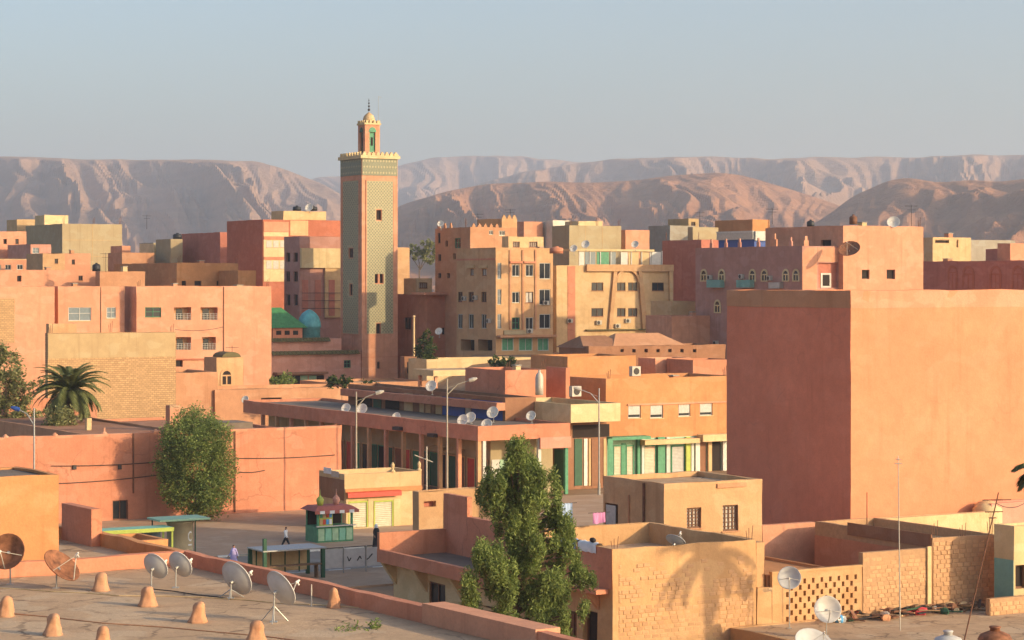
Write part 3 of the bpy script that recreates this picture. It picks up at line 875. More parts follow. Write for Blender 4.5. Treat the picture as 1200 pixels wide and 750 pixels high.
# the minaret
def minaret():
    D, cx = 330, 424
    b = Bld('minaret', 'tall square minaret tiled in green and yellow, topped by a domed lantern', 'peach', cx, D, 182, xl=399, xr=466, ang=29, par=0.6, pt=0.35, roof='cream', amp=0.0, cat='minaret', step=4.0,
            wins=[('R', 441, 246, 447, 258, 'void'), ('R', 439, 320, 443, 332, 'void'), ('R', 445, 320, 449, 332, 'void'), ('R', 441, 379, 446, 391, 'void'), ('R', 442, 424, 445, 432, 'void'),
                  ('L', 409, 291, 414, 302, 'dark'), ('L', 410, 333, 413, 346, 'dark')], wall_name='shaft')
    BL['minaret'] = b
    U, V, h = b.lu, b.lv, b.h
    # coloured bands and net of tiles on both seen faces
    for face, A in (('R', U), ('L', V)):
        zt = lambda y, a=A / 2: b.z_of(face, a, y)
        x0, x1 = A * 0.012, A * 0.988
        mb = MB(); b.fbox(mb, face, x0, x1, -0.06, 0.0, zt(206), zt(185.5)); o = part('tile_band', mb, 'tile_green', b.root)
        # little relief lozenges across the band
        n = 12
        lm = MB()
        for i in range(n):
            for j in range(3):
                a = A * (i + 0.5 + 0.25 * (j % 2)) / (n + 0.5); z = zt(206) + (zt(185.5) - zt(206)) * (j + 0.5) / 3
                s_ = 0.15
                fnf = b.fn(face)
                lm.add([fnf(a - s_, -0.075, z), fnf(a, -0.075, z - s_ * 1.3), fnf(a + s_, -0.075, z), fnf(a, -0.075, z + s_ * 1.3)], [(0, 1, 2, 3)])
        part('tile_relief', lm, 'tile_pale', o)['kind'] = 'stuff'
        ytop, ybot = 212, 391 if face == 'R' else 391
        z0, z1 = zt(ybot), zt(ytop)
        a0, a1 = A * 0.13, A * 0.87
        # panel with openings where the windows are
        wn_ = [(439, 321, 449.5, 333), (440.5, 245, 447.5, 259), (440.5, 378, 446.5, 392)] if face == 'R' else [(408.5, 290, 414.5, 303), (409.5, 332, 413.5, 347)]
        holes = []
        for (p0, q0, p1, q1) in wn_:
            h0, h1 = sorted((b.a_of(face, p0), b.a_of(face, p1)))
            holes.append((h0, h1, b.z_of(face, h0, q1), b.z_of(face, h0, q0)))
        pm = MB(); fnf = b.fn(face)
        grid_face(pm, lambda a, d, z: fnf(a + a0, d - 0.05, z), a1 - a0, z0, z1, [(x - a0, y - a0, c, d, 0.05) for x, y, c, d in holes], 3.0, flip=(face == 'L'))
        part('panel', pm, 'tile_pale', b.root)
        # raised net: interlaced lozenge strips
        net = MB()
        cell = (a1 - a0) / 9.0; chh = cell * 1.05
        rows = int((z1 - z0) / chh)
        chh = (z1 - z0) / rows
        def inhole(a, z): return any(x - 0.12 < a < y + 0.12 and c - 0.12 < z < d + 0.12 for x, y, c, d in holes)
        for i in range(9):
            for j in range(rows):
                ca, cz = a0 + (i + 0.5) * cell, z0 + (j + 0.5) * chh
                if inhole(ca, cz): continue
                for da, dz in ((0, 0), (0.5, 0.5)):
                    if i == 8 and da: continue
                    qa, qz = ca + cell * da, cz + chh * dz
                    if qz + chh * 0.3 > z1 or inhole(qa, qz): continue
                    net.add([fnf(qa - cell * 0.33, -0.058, qz), fnf(qa, -0.058, qz - chh * 0.33), fnf(qa + cell * 0.33, -0.058, qz), fnf(qa, -0.058, qz + chh * 0.33)], [(0, 1, 2, 3)])
        part('tile_net', net, 'tile_green', b.root)['kind'] = 'stuff'
        fm = MB()
        for (p, q, r, s_) in ((a0 - 0.12, a0, z0 - 0.12, z1 + 0.12), (a1, a1 + 0.12, z0 - 0.12, z1 + 0.12), (a0, a1, z0 - 0.12, z0), (a0, a1, z1, z1 + 0.12)):
            b.fbox(fm, face, p, q, -0.1, 0.0, r, s_)
        part('panel_frame', fm, 'peach', b.root)
        # skirt plinth lines
        pl = MB(); b.fbox(pl, face, 0.01, A - 0.01, -0.05, 0.0, zt(418) - 0.08, zt(418)); part('string_course', pl, 'salmon', b.root)
    cn = MB(); e = 0.28
    cn.box(-e, U + e, -e, V + e, h - 0.42, h + 0.05); part('cornice', cn, 'pale_yellow', b.root)
    zz = h + 0.05
    for face, A in (('R', U), ('L', V)):
        n = 8
        for k in range(n):
            a = A * (k + 0.5) / n
            m = MB(); b.fbox(m, face, a - 0.26, a + 0.26, -0.2, 0.12, zz - 0.01, zz + 0.3); b.fbox(m, face, a - 0.13, a + 0.13, -0.18, 0.1, zz + 0.29, zz + 0.5)
            part('merlon', m, 'pale_yellow', b.root)
    for k in range(8):
        a = U * (k + 0.5) / 8
        m = MB(); m.box(a - 0.26, a + 0.26, V - 0.12, V + 0.2, zz - 0.01, zz + 0.3); part('merlon', m, 'pale_yellow', b.root)
        a = V * (k + 0.5) / 8
        m = MB(); m.box(U - 0.12, U + 0.2, a - 0.26, a + 0.26, zz - 0.01, zz + 0.3); part('merlon', m, 'pale_yellow', b.root)
    # lantern: a small copy of the tower
    w = 27 / (F / D) * 0.72
    cxu, cyv = U * 0.5, V * 0.5
    zl0, zl1 = h - 0.1, b.z_of('R', U / 2, 143)
    x0, x1, y0, y1 = cxu - w / 2, cxu + w / 2, cyv - w / 2, cyv + w / 2
    lm = MB()
    grid_face(lm, lambda a, d, z: (x0 + a, y0 + d, z), w, zl0, zl1, [(w * 0.3, w * 0.7, zl0 + 0.7, zl1 - 1.3, 0.25)], 3)
    grid_face(lm, lambda a, d, z: (x0 + d, y0 + a, z), w, zl0, zl1, [(w * 0.3, w * 0.7, zl0 + 0.7, zl1 - 1.3, 0.25)], 3, flip=True)
    lm.quad((x1, y0, zl0), (x1, y1, zl0), (x1, y1, zl1), (x1, y0, zl1)); lm.quad((x1, y1, zl0), (x0, y1, zl0), (x0, y1, zl1), (x1, y1, zl1)); lm.quad((x0, y0, zl1), (x1, y0, zl1), (x1, y1, zl1), (x0, y1, zl1))
    ln = part('lantern', lm, 'peach', b.root)
    for q in (0, 1):
        n = 8; z1_ = zl1 - 1.3; z0_ = zl0 + 0.7
        mm = MB()
        if q == 0: mm.box(x0 + w * 0.29, x0 + w * 0.71, y0 + 0.22, y0 + 0.3, z0_, z1_)
        else: mm.box(x0 + 0.22, x0 + 0.3, y0 + w * 0.29, y0 + w * 0.71, z0_, z1_)
        part('lantern_window', mm, 'green' if q == 0 else 'dark_green', ln)
        am = MB()  # arch head
        pts = [(w * 0.5 + w * 0.26 * math.cos(math.pi * i / n), z1_ + w * 0.3 * math.sin(math.pi * i / n)) for i in range(n + 1)]
        f2 = (lambda a, z, d=-0.03: (x0 + a, y0 + d, z)) if q == 0 else (lambda a, z, d=-0.03: (x0 + d, y0 + a, z))
        am.add([f2(a, z) for a, z in pts], [tuple(range(n + 1))]); part('arch_head', am, 'green' if q == 0 else 'dark_green', ln)
        bm_ = MB()
        if q == 0: bm_.box(x0 + w * 0.44, x0 + w * 0.56, y0 + 0.15, y0 + 0.21, z0_ + 1.0, z0_ + 2.2)
        else: bm_.box(x0 + 0.15, x0 + 0.21, y0 + w * 0.44, y0 + w * 0.56, z0_ + 1.0, z0_ + 2.2)
        part('lantern_slit', bm_, 'void', ln)
    cm = MB(); cm.box(x0 - 0.14, x1 + 0.14, y0 - 0.14, y1 + 0.14, zl1 - 0.25, zl1 + 0.02)
    for k in range(4):
        a = w * (k + 0.5) / 4
        cm.box(x0 + a - 0.16, x0 + a + 0.16, y0 - 0.12, y0 + 0.1, zl1 + 0.01, zl1 + 0.4)
        cm.box(x0 - 0.12, x0 + 0.1, y0 + a - 0.16, y0 + a + 0.16, zl1 + 0.012, zl1 + 0.4)
        cm.box(x1 - 0.1, x1 + 0.12, y0 + a - 0.16, y0 + a + 0.16, zl1 + 0.014, zl1 + 0.4)
    part('lantern_cornice', cm, 'pale_yellow', ln)
    dm = MB(); rr = w * 0.37
    dm.lathe([(rr, 0), (rr, 0.25), (rr * 1.02, 0.5), (rr * 0.95, 0.8), (rr * 0.75, 1.15), (rr * 0.42, 1.42), (0.1, 1.6), (0.05, 1.7)], 20, (cxu, cyv, zl1))
    part('dome', dm, 'yellow', ln, True)
    fmn = MB(); fmn.tube((cxu, cyv, zl1 + 1.6), (cxu, cyv, zl1 + 3.6), 0.035)
    for zz_, r in ((2.0, 0.2), (2.5, 0.16), (2.95, 0.13), (3.35, 0.09)):
        fmn.lathe([(0.03, -r), (r * 0.7, -r * 0.7), (r, 0), (r * 0.7, r * 0.7), (0.03, r)], 10, (cxu, cyv, zl1 + zz_))
    part('finial', fmn, 'dark_metal', ln)
    fl = MB(); px_ = x1 - 0.15; py_ = y0 + 0.2
    fl.tube((px_, py_, zl1), (px_, py_, zl1 + 3.9), 0.03); fl.tube((px_, py_, zl1 + 3.9), (px_ + 0.5, py_, zl1 + 3.75), 0.025)
    part('flag_pole', fl, 'steel', ln)
minaret()

# mosque at the foot of the minaret
mq = B('mosque', 'mosque', 'low pink mosque hall with green roof, blue dome and tiled eaves', 'pink', 300, 322, 414, lv=14, xr=423, par=0.3, amp=0.01, wins=[('R', 290, 425, 300, 430, 'void'), ('R', 403, 422, 411, 431, 'green')], cat='mosque')
for (x0, x1, y, d) in ((318, 421, 411.6, 0.0), (318, 394, 397, 2.2)):
    a0, a1 = mq.a_of('R', x0), mq.a_of('R', x1); zz = mq.z_of('R', (a0 + a1) / 2, y)
    mb = MB(); n = 22
    for k in range(n):
        p0_, p1_ = a0 + (a1 - a0) * k / n, a0 + (a1 - a0) * (k + 0.86) / n
        mb.add([(p0_, d - 0.5, zz - 0.35), (p1_, d - 0.5, zz - 0.35), (p1_, d + 0.1, zz + 0.1), (p0_, d + 0.1, zz + 0.1), (p0_, d - 0.5, zz - 0.47), (p1_, d - 0.5, zz - 0.47), (p1_, d + 0.1, zz - 0.1), (p0_, d + 0.1, zz - 0.1)],
               [(0, 1, 2, 3), (4, 5, 1, 0), (5, 6, 2, 1), (7, 4, 0, 3), (6, 5, 4, 7)])
    part('tiled_eaves', mb, 'trim_olive', mq.root)
def mq_box(name, mat, x0, x1, y0, y1, d0, d1):
    a0, a1 = mq.a_of('R', x0) + max(0, d0) * 0.55, mq.a_of('R', x1) + max(0, d0) * 0.55; am = (a0 + a1) / 2
    mb = MB(); mb.box(a0, a1, d0, d1, mq.z_of('R', am, y1) , mq.z_of('R', am, y0)); return part(name, mb, mat, mq.root)
mq_box('upper_wall', 'pink', 317, 399, 397.5, 418, 2.2, 9)
mq_box('upper_wall', 'salmon', 317, 352, 385, 400, 3.6, 9)
for x in (321, 331, 341): mq_box('clerestory_window', 'void', x, x + 6, 388, 393, 3.57, 3.7)
gt = MB(); a0, a1 = mq.a_of('R', 312) + 1.2, mq.a_of('R', 356) + 2.2; zz0, zz1 = mq.z_of('R', a0, 385), mq.z_of('R', a0, 361)
gt.add([(a0, 3.3, zz0), (a1, 3.3, zz0), (a1, 9, zz0), (a0, 9, zz0), (a0 + 0.5, 6, zz1), (a1 - 3.0, 6, zz1)], [(0, 1, 5, 4), (1, 2, 5), (2, 3, 4, 5), (3, 0, 4), (3, 2, 1, 0)])
part('green_roof', gt, 'roof_tile_green', mq.root)
dmr = MB(); dmr.lathe([(1.6, -3.0), (1.6, 0), (1.72, 0.05), (1.74, 0.3), (1.66, 0.8), (1.42, 1.5), (1.0, 2.1), (0.45, 2.5), (0.04, 2.65)], 20, (mq.a_of('R', 358) + 2.9, 5.0, mq.z_of('R', mq.a_of('R', 358), 385)))
part('dome', dmr, 'dome_blue', mq.root, True)
# shop front under a canopy on the mosque wall
sf = MB(); a0, a1 = mq.a_of('R', 320), mq.a_of('R', 380); sf.box(a0, a1, -1.4, -0.003, mq.z_of('R', a0, 439), mq.z_of('R', a0, 436.5)); part('canopy', sf, 'brown', mq.root)
for x, c in ((322, 'void'), (333, 'cloth_white'), (343, 'void'), (352, 'pale_green'), (362, 'pale_green'), (371, 'void')):
    mq_box('shop_door', c, x, x + 8.5, 440, 452, -0.06, 0.05)

# orange loggia building in three blocks
lg = dict(par=0.5, amp=0.035, step=1.6)
B('loggia_a', 'apartment_building', 'orange building with one wide white window facing the tall mast lamps', 'peach', 68, 288, 335.5, xl=63, xr=146, wins=[
  ('R', 80, 360, 107, 376, 'white'), ('R', 125, 360, 136, 373, 'white')], **lg)
B('loggia_b', 'apartment_building', 'orange apartment building with four open loggias and a green window', 'peach', 160, 291, 335.5, xl=146, xr=318, wins=[
  ('R', 170, 360, 189, 372, 'green'), ('R', 204, 360, 224, 375, 'balcony'), ('R', 235, 360, 255, 375, 'balcony'), ('R', 205, 395, 224, 410, 'balcony'), ('R', 237, 395, 253, 410, 'balcony'),
  ('R', 205, 422, 214, 430, 'void'), ('R', 239, 422, 248, 427, 'void')], **lg)
BL['loggia_b'].pxbox('drainpipe', 'rust', 'R', 261.6, 336, 262.4, 440, -0.09, -0.01)
BL['loggia_b'].pxbox('string_course', 'salmon_deep', 'R', 205, 420, 262, 421.5, -0.25, 0.0)
BL['loggia_a'].pxbox('drainpipe', 'rust', 'R', 117.6, 336, 118.3, 390, -0.08, -0.01)
B('loggia_c', 'house', 'peach house with a raw brick patch behind the grey tree', 'peach', -20, 282, 336, lv=12, xr=64, **lg)
BL['loggia_c'].pxbox('brick_patch', 'brick_far', 'R', -18, 350, 17, 402, -0.04, 0.0)
# gate porch with horseshoe arch
gp = B('gate', 'gate_porch', 'cream gate porch with an arched doorway and a dark vaulted top', 'ochre', 254, 276, 419, lv=4, xr=285, par=0.15, cat='gate')
gp.arch('R', gp.a_of('R', 258), gp.a_of('R', 273), gp.z_of('R', 1, 452), gp.z_of('R', 1, 432), 'ochre', 'void')
vt = MB(); a0, a1 = gp.a_of('R', 262), gp.a_of('R', 284); zz = gp.h
vt.add([(a0 + (a1 - a0) * (0.5 - 0.5 * math.cos(math.pi * i / 8)), d, zz + 0.65 * math.sin(math.pi * i / 8)) for d in (0.4, 3.4) for i in range(9)], [(i, i + 1, 10 + i, 9 + i) for i in range(8)] + [tuple(range(9)), tuple(range(17, 8, -1))])
part('vault', vt, 'trim_olive', gp.root)
B('brick_wall_house', 'unfinished_house', 'windowless sand-brick house with a plain rendered top band', 'brick_far', 56, 250, 390.5, xl=53, xr=206, par=0.25, amp=0.03, roof='roof_mud')
bw = BL['brick_wall_house']
bw.pxbox('render_band', 'beige', 'R', 56.2, 390.5, 205.5, 419, -0.03, 0.0)
B('brick_hut', 'house', 'ochre hut rising behind the sand-brick house', 'ochre', 57, 262, 379.5, xl=54, xr=90, base=2, lv=None)
B('low_a', 'house', 'cream low wall house under the loggias beside the gate porch', 'clay', 205, 262, 437, lv=9, xr=255, par=0.3, ang=30)
B('low_e', 'house', 'flat earth roof house stepping down from the mosque to the arcade', 'clay', 392, 280, 449, lv=10, xr=505, par=0.3)
B('low_b', 'house', 'long pale clay courtyard house between the gate porch and the arcade', 'clay', 252, 264, 457, lv=9, xr=424, par=0.4, roof='roof_mud', wins=[('R', 306, 466, 330, 470, 'void')])

# ------------------------------------------------------------------ the block of flats beyond the arcade
fl_w = []
for (y0, y1) in ((310, 324), (342, 355), (372, 386)):
    fl_w += [('R', 600, y0, 609, y1, 'whitedark' if y0 != 372 else 'green'), ('R', 616, y0, 625, y1, 'curtain' if y0 == 342 else 'whitedark')]
for (y0, y1) in ((308, 327), (339, 357), (368, 385)):
    fl_w += [('R', 632, y0, 645, y1, 'whitedark'), ('R', 583, y0, 587.5, y1, 'white')]
for (y0, y1, st) in ((342, 354, 'dark'), (368, 385, 'whitedark')):
    fl_w += [('L', 536.5, y0, 542, y1, st), ('L', 549, y0, 555, y1, st), ('L', 564, y0, 570, y1, st)]
fl_w += [('L', 551, 315, 555, 323, 'curtain'), ('L', 565, 315, 570, 323, 'curtain')]
fl_w += [('R', 588, 396, 602, 411, 'greenwhite'), ('R', 608, 396, 624, 411, 'greenwhite'), ('R', 630, 396, 643, 411, 'greenwhite'), ('L', 540, 398, 556, 411, 'open'), ('L', 560, 398, 577, 411, 'open')]
m1 = B('flats', 'apartment_building', 'beige corner apartment block with three rows of white windows over green shop doors', 'ochre', 581, 307, 291, xl=535, xr=648, wins=fl_w, par=0.5, coping='ochre')
for x in (597.5, 612.5, 627.5): m1.pxbox('pilaster', 'clay', 'R', x - 1, 293, x + 1, 386, -0.14, 0.0)
m1.pxbox('awning_slab', 'clay', 'R', 582, 392.5, 648, 395, -1.1, 0.0)
m1.pxbox('shop_sign', 'olive', 'R', 590, 387, 616, 392, -0.2, -0.02)
for x in (551, 566): m1.pxbox('window_hood', 'yellow', 'L', x - 3, 311, x + 6, 314, -0.3, 0.0)
for x in (598, 614): m1.pxbox('window_hood', 'salmon', 'R', x - 1, 306, x + 13, 308.5, -0.3, 0.0)
m1.pxbox('string_course', 'salmon', 'L', 535.5, 303, 581, 305, -0.06, 0.0)
m2 = B('flats_back', 'apartment_building', 'stepped clay block with small windows climbing behind the corner flats', 'clay', 551, 326, 266, xl=510, xr=606, par=0.4, wins=[
  ('L', 513, 273, 516, 285, 'dark'), ('L', 522, 282, 525, 289, 'void'), ('L', 533, 279, 540, 291, 'green'), ('L', 513, 298, 517, 306, 'void'), ('L', 531, 297, 534, 304, 'void'), ('L', 513, 320, 517, 326, 'void'), ('L', 524, 320, 527, 326, 'void'), ('L', 540, 312, 544, 318, 'dark'),
  ('R', 573, 268, 578, 275, 'whitedark'), ('R', 585, 268, 592, 276, 'whitedark')])
m2.merlons('L', 511, 531, 3, 0.7, 0.5); m2.merlons('R', 552, 586, 5, 0.5, 0.5)
B('flats_tower', 'house', 'small crenellated stair tower above the stepped clay block', 'ochre', 588, 330, 256, xl=559, xr=606, base=wz(270, 328), par=0.3).merlons('R', 588, 606, 3, 0.5, 0.6)
B('flats_room', 'house', 'roof room with two louvred windows on the corner flats', 'yellow', 596, 316, 277, xl=588, xr=637, base=wz(292, 314), par=0.2, wins=[('R', 601, 283, 609, 290, 'lattice'), ('R', 620, 283, 630, 290, 'lattice')])
B('far_n', 'house', 'peach far house behind the corner flats', 'peach', 614, 420, 259.5, lv=8, xr=636)
B('far_o', 'house', 'whitewashed far stair hut beside the concrete grey block', 'white_wash', 648, 420, 258, lv=6, xr=668)
gc = B('grey_block', 'apartment_building', 'bare grey-olive concrete block with recessed panel joints', 'olive', 667, 345, 264, xl=647, xr=728, par=0.3)
for x in (686, 706): gc.pxbox('joint', 'beige', 'R', x - 0.4, 265, x + 0.4, 292, -0.02, 0.0)
B('grey_hut', 'house', 'pale yellow slab hut on the bare concrete block', 'pale_yellow', 678, 350, 259, lv=4, xr=706, base=wz(265, 349), par=0.1)
B('far_p', 'house', 'plain bright peach cube next to the bare concrete block', 'peach', 733, 352, 269.5, xl=727, xr=761)

# arched facade building
nw = []
for (y0, y1) in ((331, 341), (361, 371)):
    nw += [('R', 693, y0, 707, y1, 'brown'), ('R', 723, y0, 733, y1, 'brown'), ('R', 736, y0, 747, y1, 'brown'), ('R', 764, y0, 778, y1, 'brown')]
nb = B('arch_front', 'apartment_building', 'yellow building with a tall blind arch and a red painted stripe', 'yellow', 652, 319, 311, xl=645, xr=788, wins=nw, par=0.5)
nb.pxbox('painted_stripe', 'salmon', 'R', 665, 312, 674, 401, -0.03, 0.0)
nb.pxbox('cornice', 'ochre', 'R', 686, 310, 787.5, 318, -0.45, -0.002)
def slanted(nbld, xa0, xa1, xb0, xb1, ya, yb, mat, d=-0.35):
    """pilaster whose sides lean: top from xa0..xa1 at ya, foot xb0..xb1 at yb"""
    P = []
    for x, y in ((xa0, ya), (xa1, ya), (xb1, yb), (xb0, yb)):
        a = nbld.a_of('R', x); P.append((a, nbld.z_of('R', a, y)))
    mb = MB(); mb.add([(a, d, z) for a, z in P] + [(a, 0.0, z) for a, z in P], [(3, 2, 1, 0), (0, 1, 5, 4), (1, 2, 6, 5), (2, 3, 7, 6), (3, 0, 4, 7)])
    return part('pilaster', mb, mat, nbld.root)
slanted(nb, 718, 722, 712, 716, 318, 386, 'ochre'); slanted(nb, 747, 751, 752, 758, 318, 386, 'ochre')
slanted(nb, 783, 787.4, 784, 787.4, 318, 386, 'yellow')
am = MB(); a0, a1 = nb.a_of('R', 720), nb.a_of('R', 749); zc = nb.z_of('R', (a0 + a1) / 2, 331); r = (a1 - a0) / 2; n = 14
vs = []
for d in (-0.35, -0.001):
    for k in (1.0, 0.84): vs += [((a0 + a1) / 2 + r * k * math.cos(math.pi * i / n), d, zc + r * k * 0.95 * math.sin(math.pi * i / n)) for i in range(n + 1)]
m_ = n + 1
am.add(vs, [(i, i + 1, m_ + i + 1, m_ + i) for i in range(n)] + [(m_ + i, m_ + i + 1, 3 * m_ + i + 1, 3 * m_ + i) for i in range(n)] + [(2 * m_ + i, 2 * m_ + i + 1, i + 1, i) for i in range(n)])
part('blind_arch', am, 'ochre', nb.root)
nb.pxbox('string_course', 'trim_olive', 'R', 686, 385.5, 788, 387, -0.4, 0.0)
# roof terrace: glazed screen
for k, (x0, x1, c) in enumerate(((684, 690, 'frame_white'), (691, 703, 'glass_sky'), (705, 719, 'green'), (720, 727, 'glass_sky'), (733, 741, 'frame_white'), (742, 754, 'cream'), (756, 766, 'cream'), (767, 780, 'frame_white'))):
    a0, a1 = nb.a_of('R', x0), nb.a_of('R', x1); zb_, zt_ = nb.z_of('R', a0, 310.5), nb.z_of('R', a0, 295)
    mb = MB(); mb.box(a0, a1, 1.2, 1.27, zb_, zt_); part('terrace_panel', mb, c, nb.root)
a0, a1 = nb.a_of('R', 684), nb.a_of('R', 781)
for k in range(9):
    a = a0 + (a1 - a0) * k / 8; mb = MB(); mb.box(a - 0.06, a + 0.06, 1.1, 1.22, nb.h - 0.5, nb.z_of('R', a, 294))
    part('terrace_post', mb, 'frame_white', nb.root)
mb = MB(); a0, a1 = nb.a_of('R', 672), nb.a_of('R', 771); mb.box(a0, a1, 0.9, 3.2, nb.z_of('R', a0, 294), nb.z_of('R', a0, 291.5)); part('terrace_slab', mb, 'cream', nb.root)

# peach and brown houses under the arched facade
B('peach_low', 'house', 'bright peach low house in the gap beside the mauve building', 'peach', 787, 296, 370, lv=6, xr=836, par=0.3)
B('yellow_low', 'house', 'pale yellow roof hut on the bright peach low house', 'yellow', 787, 304, 353, lv=5, xr=815, par=0.2, base=8)
pv_ = B('pavilion', 'market_hall', 'brown market hall with a row of round vents under tent roofs', 'brown', 690, 264, 406, xl=655, xr=850, par=0.25, wins=[('R', x, 409, x + 4, 413, 'void') for x in (727, 741, 755, 769, 783, 797, 812)], cat='market hall')
for (x0, x1, y, yb, c) in ((688, 742, 391, 405, 'brown'), (722, 812, 388, 404, 'clay')):
    a0, a1 = pv_.a_of('R', x0), pv_.a_of('R', x1); zz, zt_ = pv_.h - 0.24, pv_.z_of('R', (a0 + a1) / 2, y) - 0.3
    mb = MB(); e = (a1 - a0) * 0.22
    mb.add([(a0, 0.7, zz), (a1, 0.7, zz), (a1, 7, zz), (a0, 7, zz), (a0 + e, 3.8, zt_), (a1 - e, 3.8, zt_)], [(0, 1, 5, 4), (1, 2, 5), (2, 3, 4, 5), (3, 0, 4)])
    part('tent_roof', mb, c, pv_.root)

# mauve building with arched windows, lit front with satellite dish
mw = [('L', x, 315, x + 8, 330, 'arch') for x in (821, 842, 878, 892, 917, 929)] + [('L', x, 351, x + 8, 367, 'arch') for x in (837,)] + [('R', 959, 308, 982, 337, 'niche')]
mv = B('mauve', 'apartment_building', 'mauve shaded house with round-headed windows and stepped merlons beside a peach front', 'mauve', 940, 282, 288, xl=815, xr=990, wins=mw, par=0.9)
for x in (833, 850, 866, 888, 926): mv.merlons('L', x - 4, x + 4, 1, 1.1, 0.55, 'pink')
mv.merlons('L', 900, 912, 1, 1.6, 1.3, 'peach'); mv.merlons('R', 941, 949, 1, 1.2, 0.7, 'peach')
mv.pxbox('lit_front', 'peach', 'R', 940.3, 290, 957.5, 340, -0.03, 0.0)
mv.pxbox('front_top', 'peach', 'R', 958, 290, 989.5, 307, -0.03, 0.0)
mv.pxbox('window', 'frame_white', 'R', 964, 320, 976, 337, 0.33, 0.38)
mv.pxbox('window', 'void', 'R', 966, 322, 974, 335, 0.3, 0.34)
for x, y in ((835, 328), (870, 328)): mv.pxbox('balcony', 'teal', 'L', x - 2, y, x + 14, y + 9, -0.7, 0.0)
mv.pxbox('balcony', 'steel', 'L', 905, 331, 918, 338, -0.6, 0.0)
B('maroon_back', 'apartment_building', 'windowless maroon flank of a house behind the mauve one', 'maroon', 822, 338, 281, xl=776, lu=10)
B('mauve_pent', 'house', 'large peach upper storey with two small dark windows and a brown flank', 'peach', 988, 284, 264, xl=897, xr=1082, par=0.3, wins=[('R', 1010, 316, 1019, 327, 'void'), ('R', 1039, 316, 1049, 327, 'void'), ('L', 962, 281, 974, 292, 'void')], base=6)
bc = B('blue_canopy', 'roof_shelter', 'blue and white roof shelter behind the stepped merlons', 'blue', 884, 318, 271, xl=842, xr=902, par=0.05, cat='shelter', amp=0)
bc.pxbox('fascia', 'frame_white', 'L', 841.5, 271, 884, 273, -0.3, 0.0); bc.pxbox('fascia', 'frame_white', 'R', 884, 271, 902, 282, -0.3, 0.0); bc.pxbox('fascia', 'steel', 'L', 841.5, 273, 884, 281, -0.25, 0.0)
B('orange_far', 'house', 'orange far roof house above the blue and white shelter', 'orange', 882, 360, 257, xl=838, xr=902, par=0.2)
B('far_q', 'house', 'olive grey far house with a yellow top beside the maroon flank', 'beige', 807, 372, 256, lv=6, xr=819, par=0.2, wins=[('R', 810, 260, 815, 265, 'dark')])
B('far_r', 'house', 'brown grey far house over the maroon flank', 'grey', 785, 366, 264, xl=760, xr=815)
B('far_s', 'house', 'low olive far house between the shelter and the yellow top', 'olive', 812, 352, 266, xl=806, xr=842)
B('far_t', 'house', 'pale yellow far house with a loggia beyond the peach upper storey', 'yellow', 1093, 338, 278, xl=1078, xr=1138, par=0.3, wins=[('R', 1096, 281, 1112, 285, 'void'), ('R', 1121, 281, 1123, 290, 'void')])
B('far_u', 'house', 'dull olive far house next to the pale yellow loggia house', 'grey', 1138, 352, 281, lv=8, xr=1190)
rw = B('red_arcade', 'house', 'maroon courtyard house whose shaded wall carries blind arches', 'maroon', 1206, 300, 305, xl=1074, lu=10, par=0.5)
for x0, x1 in ((1111, 1122), (1128, 1142), (1160, 1174), (1186, 1200)):
    a0, a1 = sorted((rw.a_of('L', x0), rw.a_of('L', x1))); rw.arch('L', a0, a1, rw.z_of('L', a0, 340), rw.z_of('L', a0, 311), 'salmon_deep', 'maroon')
B('red_upper', 'house', 'upper maroon block over the blind arches', 'maroon', 1190, 309, 291, xl=1155, lu=6, base=wz(306, 305), par=0.3)
B('red_lit', 'house', 'small peach stair house over the blind arches', 'peach', 1184, 304.5, 285, lv=2.5, xr=1225, base=wz(306, 302), par=0.4)

# houses to the right of the minaret foot
B('balcony_house', 'house', 'mauve-brown house with a projecting peach balcony slab beside the minaret', 'terracotta', 500, 331, 345, xl=464, xr=542, par=0.3, wins=[('L', 474, 372, 482, 386, 'dark'), ('R', 518, 384, 524, 392, 'dark')])
bh = BL['balcony_house']
mb = MB(); mb.box(-0.9, bh.lu, -0.9, 3.0, bh.h - 0.05, bh.h + 0.3); part('balcony_slab', mb, 'peach', bh.root)
B('balcony_room', 'house', 'cream roof hut with a pierced panel on the peach slab', 'cream', 488, 335, 326, lv=4, xr=506, base=bh.ztop - 0.3, par=0.2, wins=[('R', 491, 331, 501, 338, 'lattice')])
B('far_v', 'house', 'ochre far house just beyond the minaret shaft', 'ochre', 462, 372, 290, lv=6, xr=480)
B('low_c', 'house', 'long low whitish shop roof in front of the corner flats', 'cream', 500, 288, 421, lv=5, xr=622, par=0.25)
B('low_d', 'house', 'dim clay house at the minaret foot beside the pale mast', 'brown', 474, 296, 418, lv=1.2, xr=505, par=0.3, wins=[('R', 477, 424, 486, 438, 'void')])

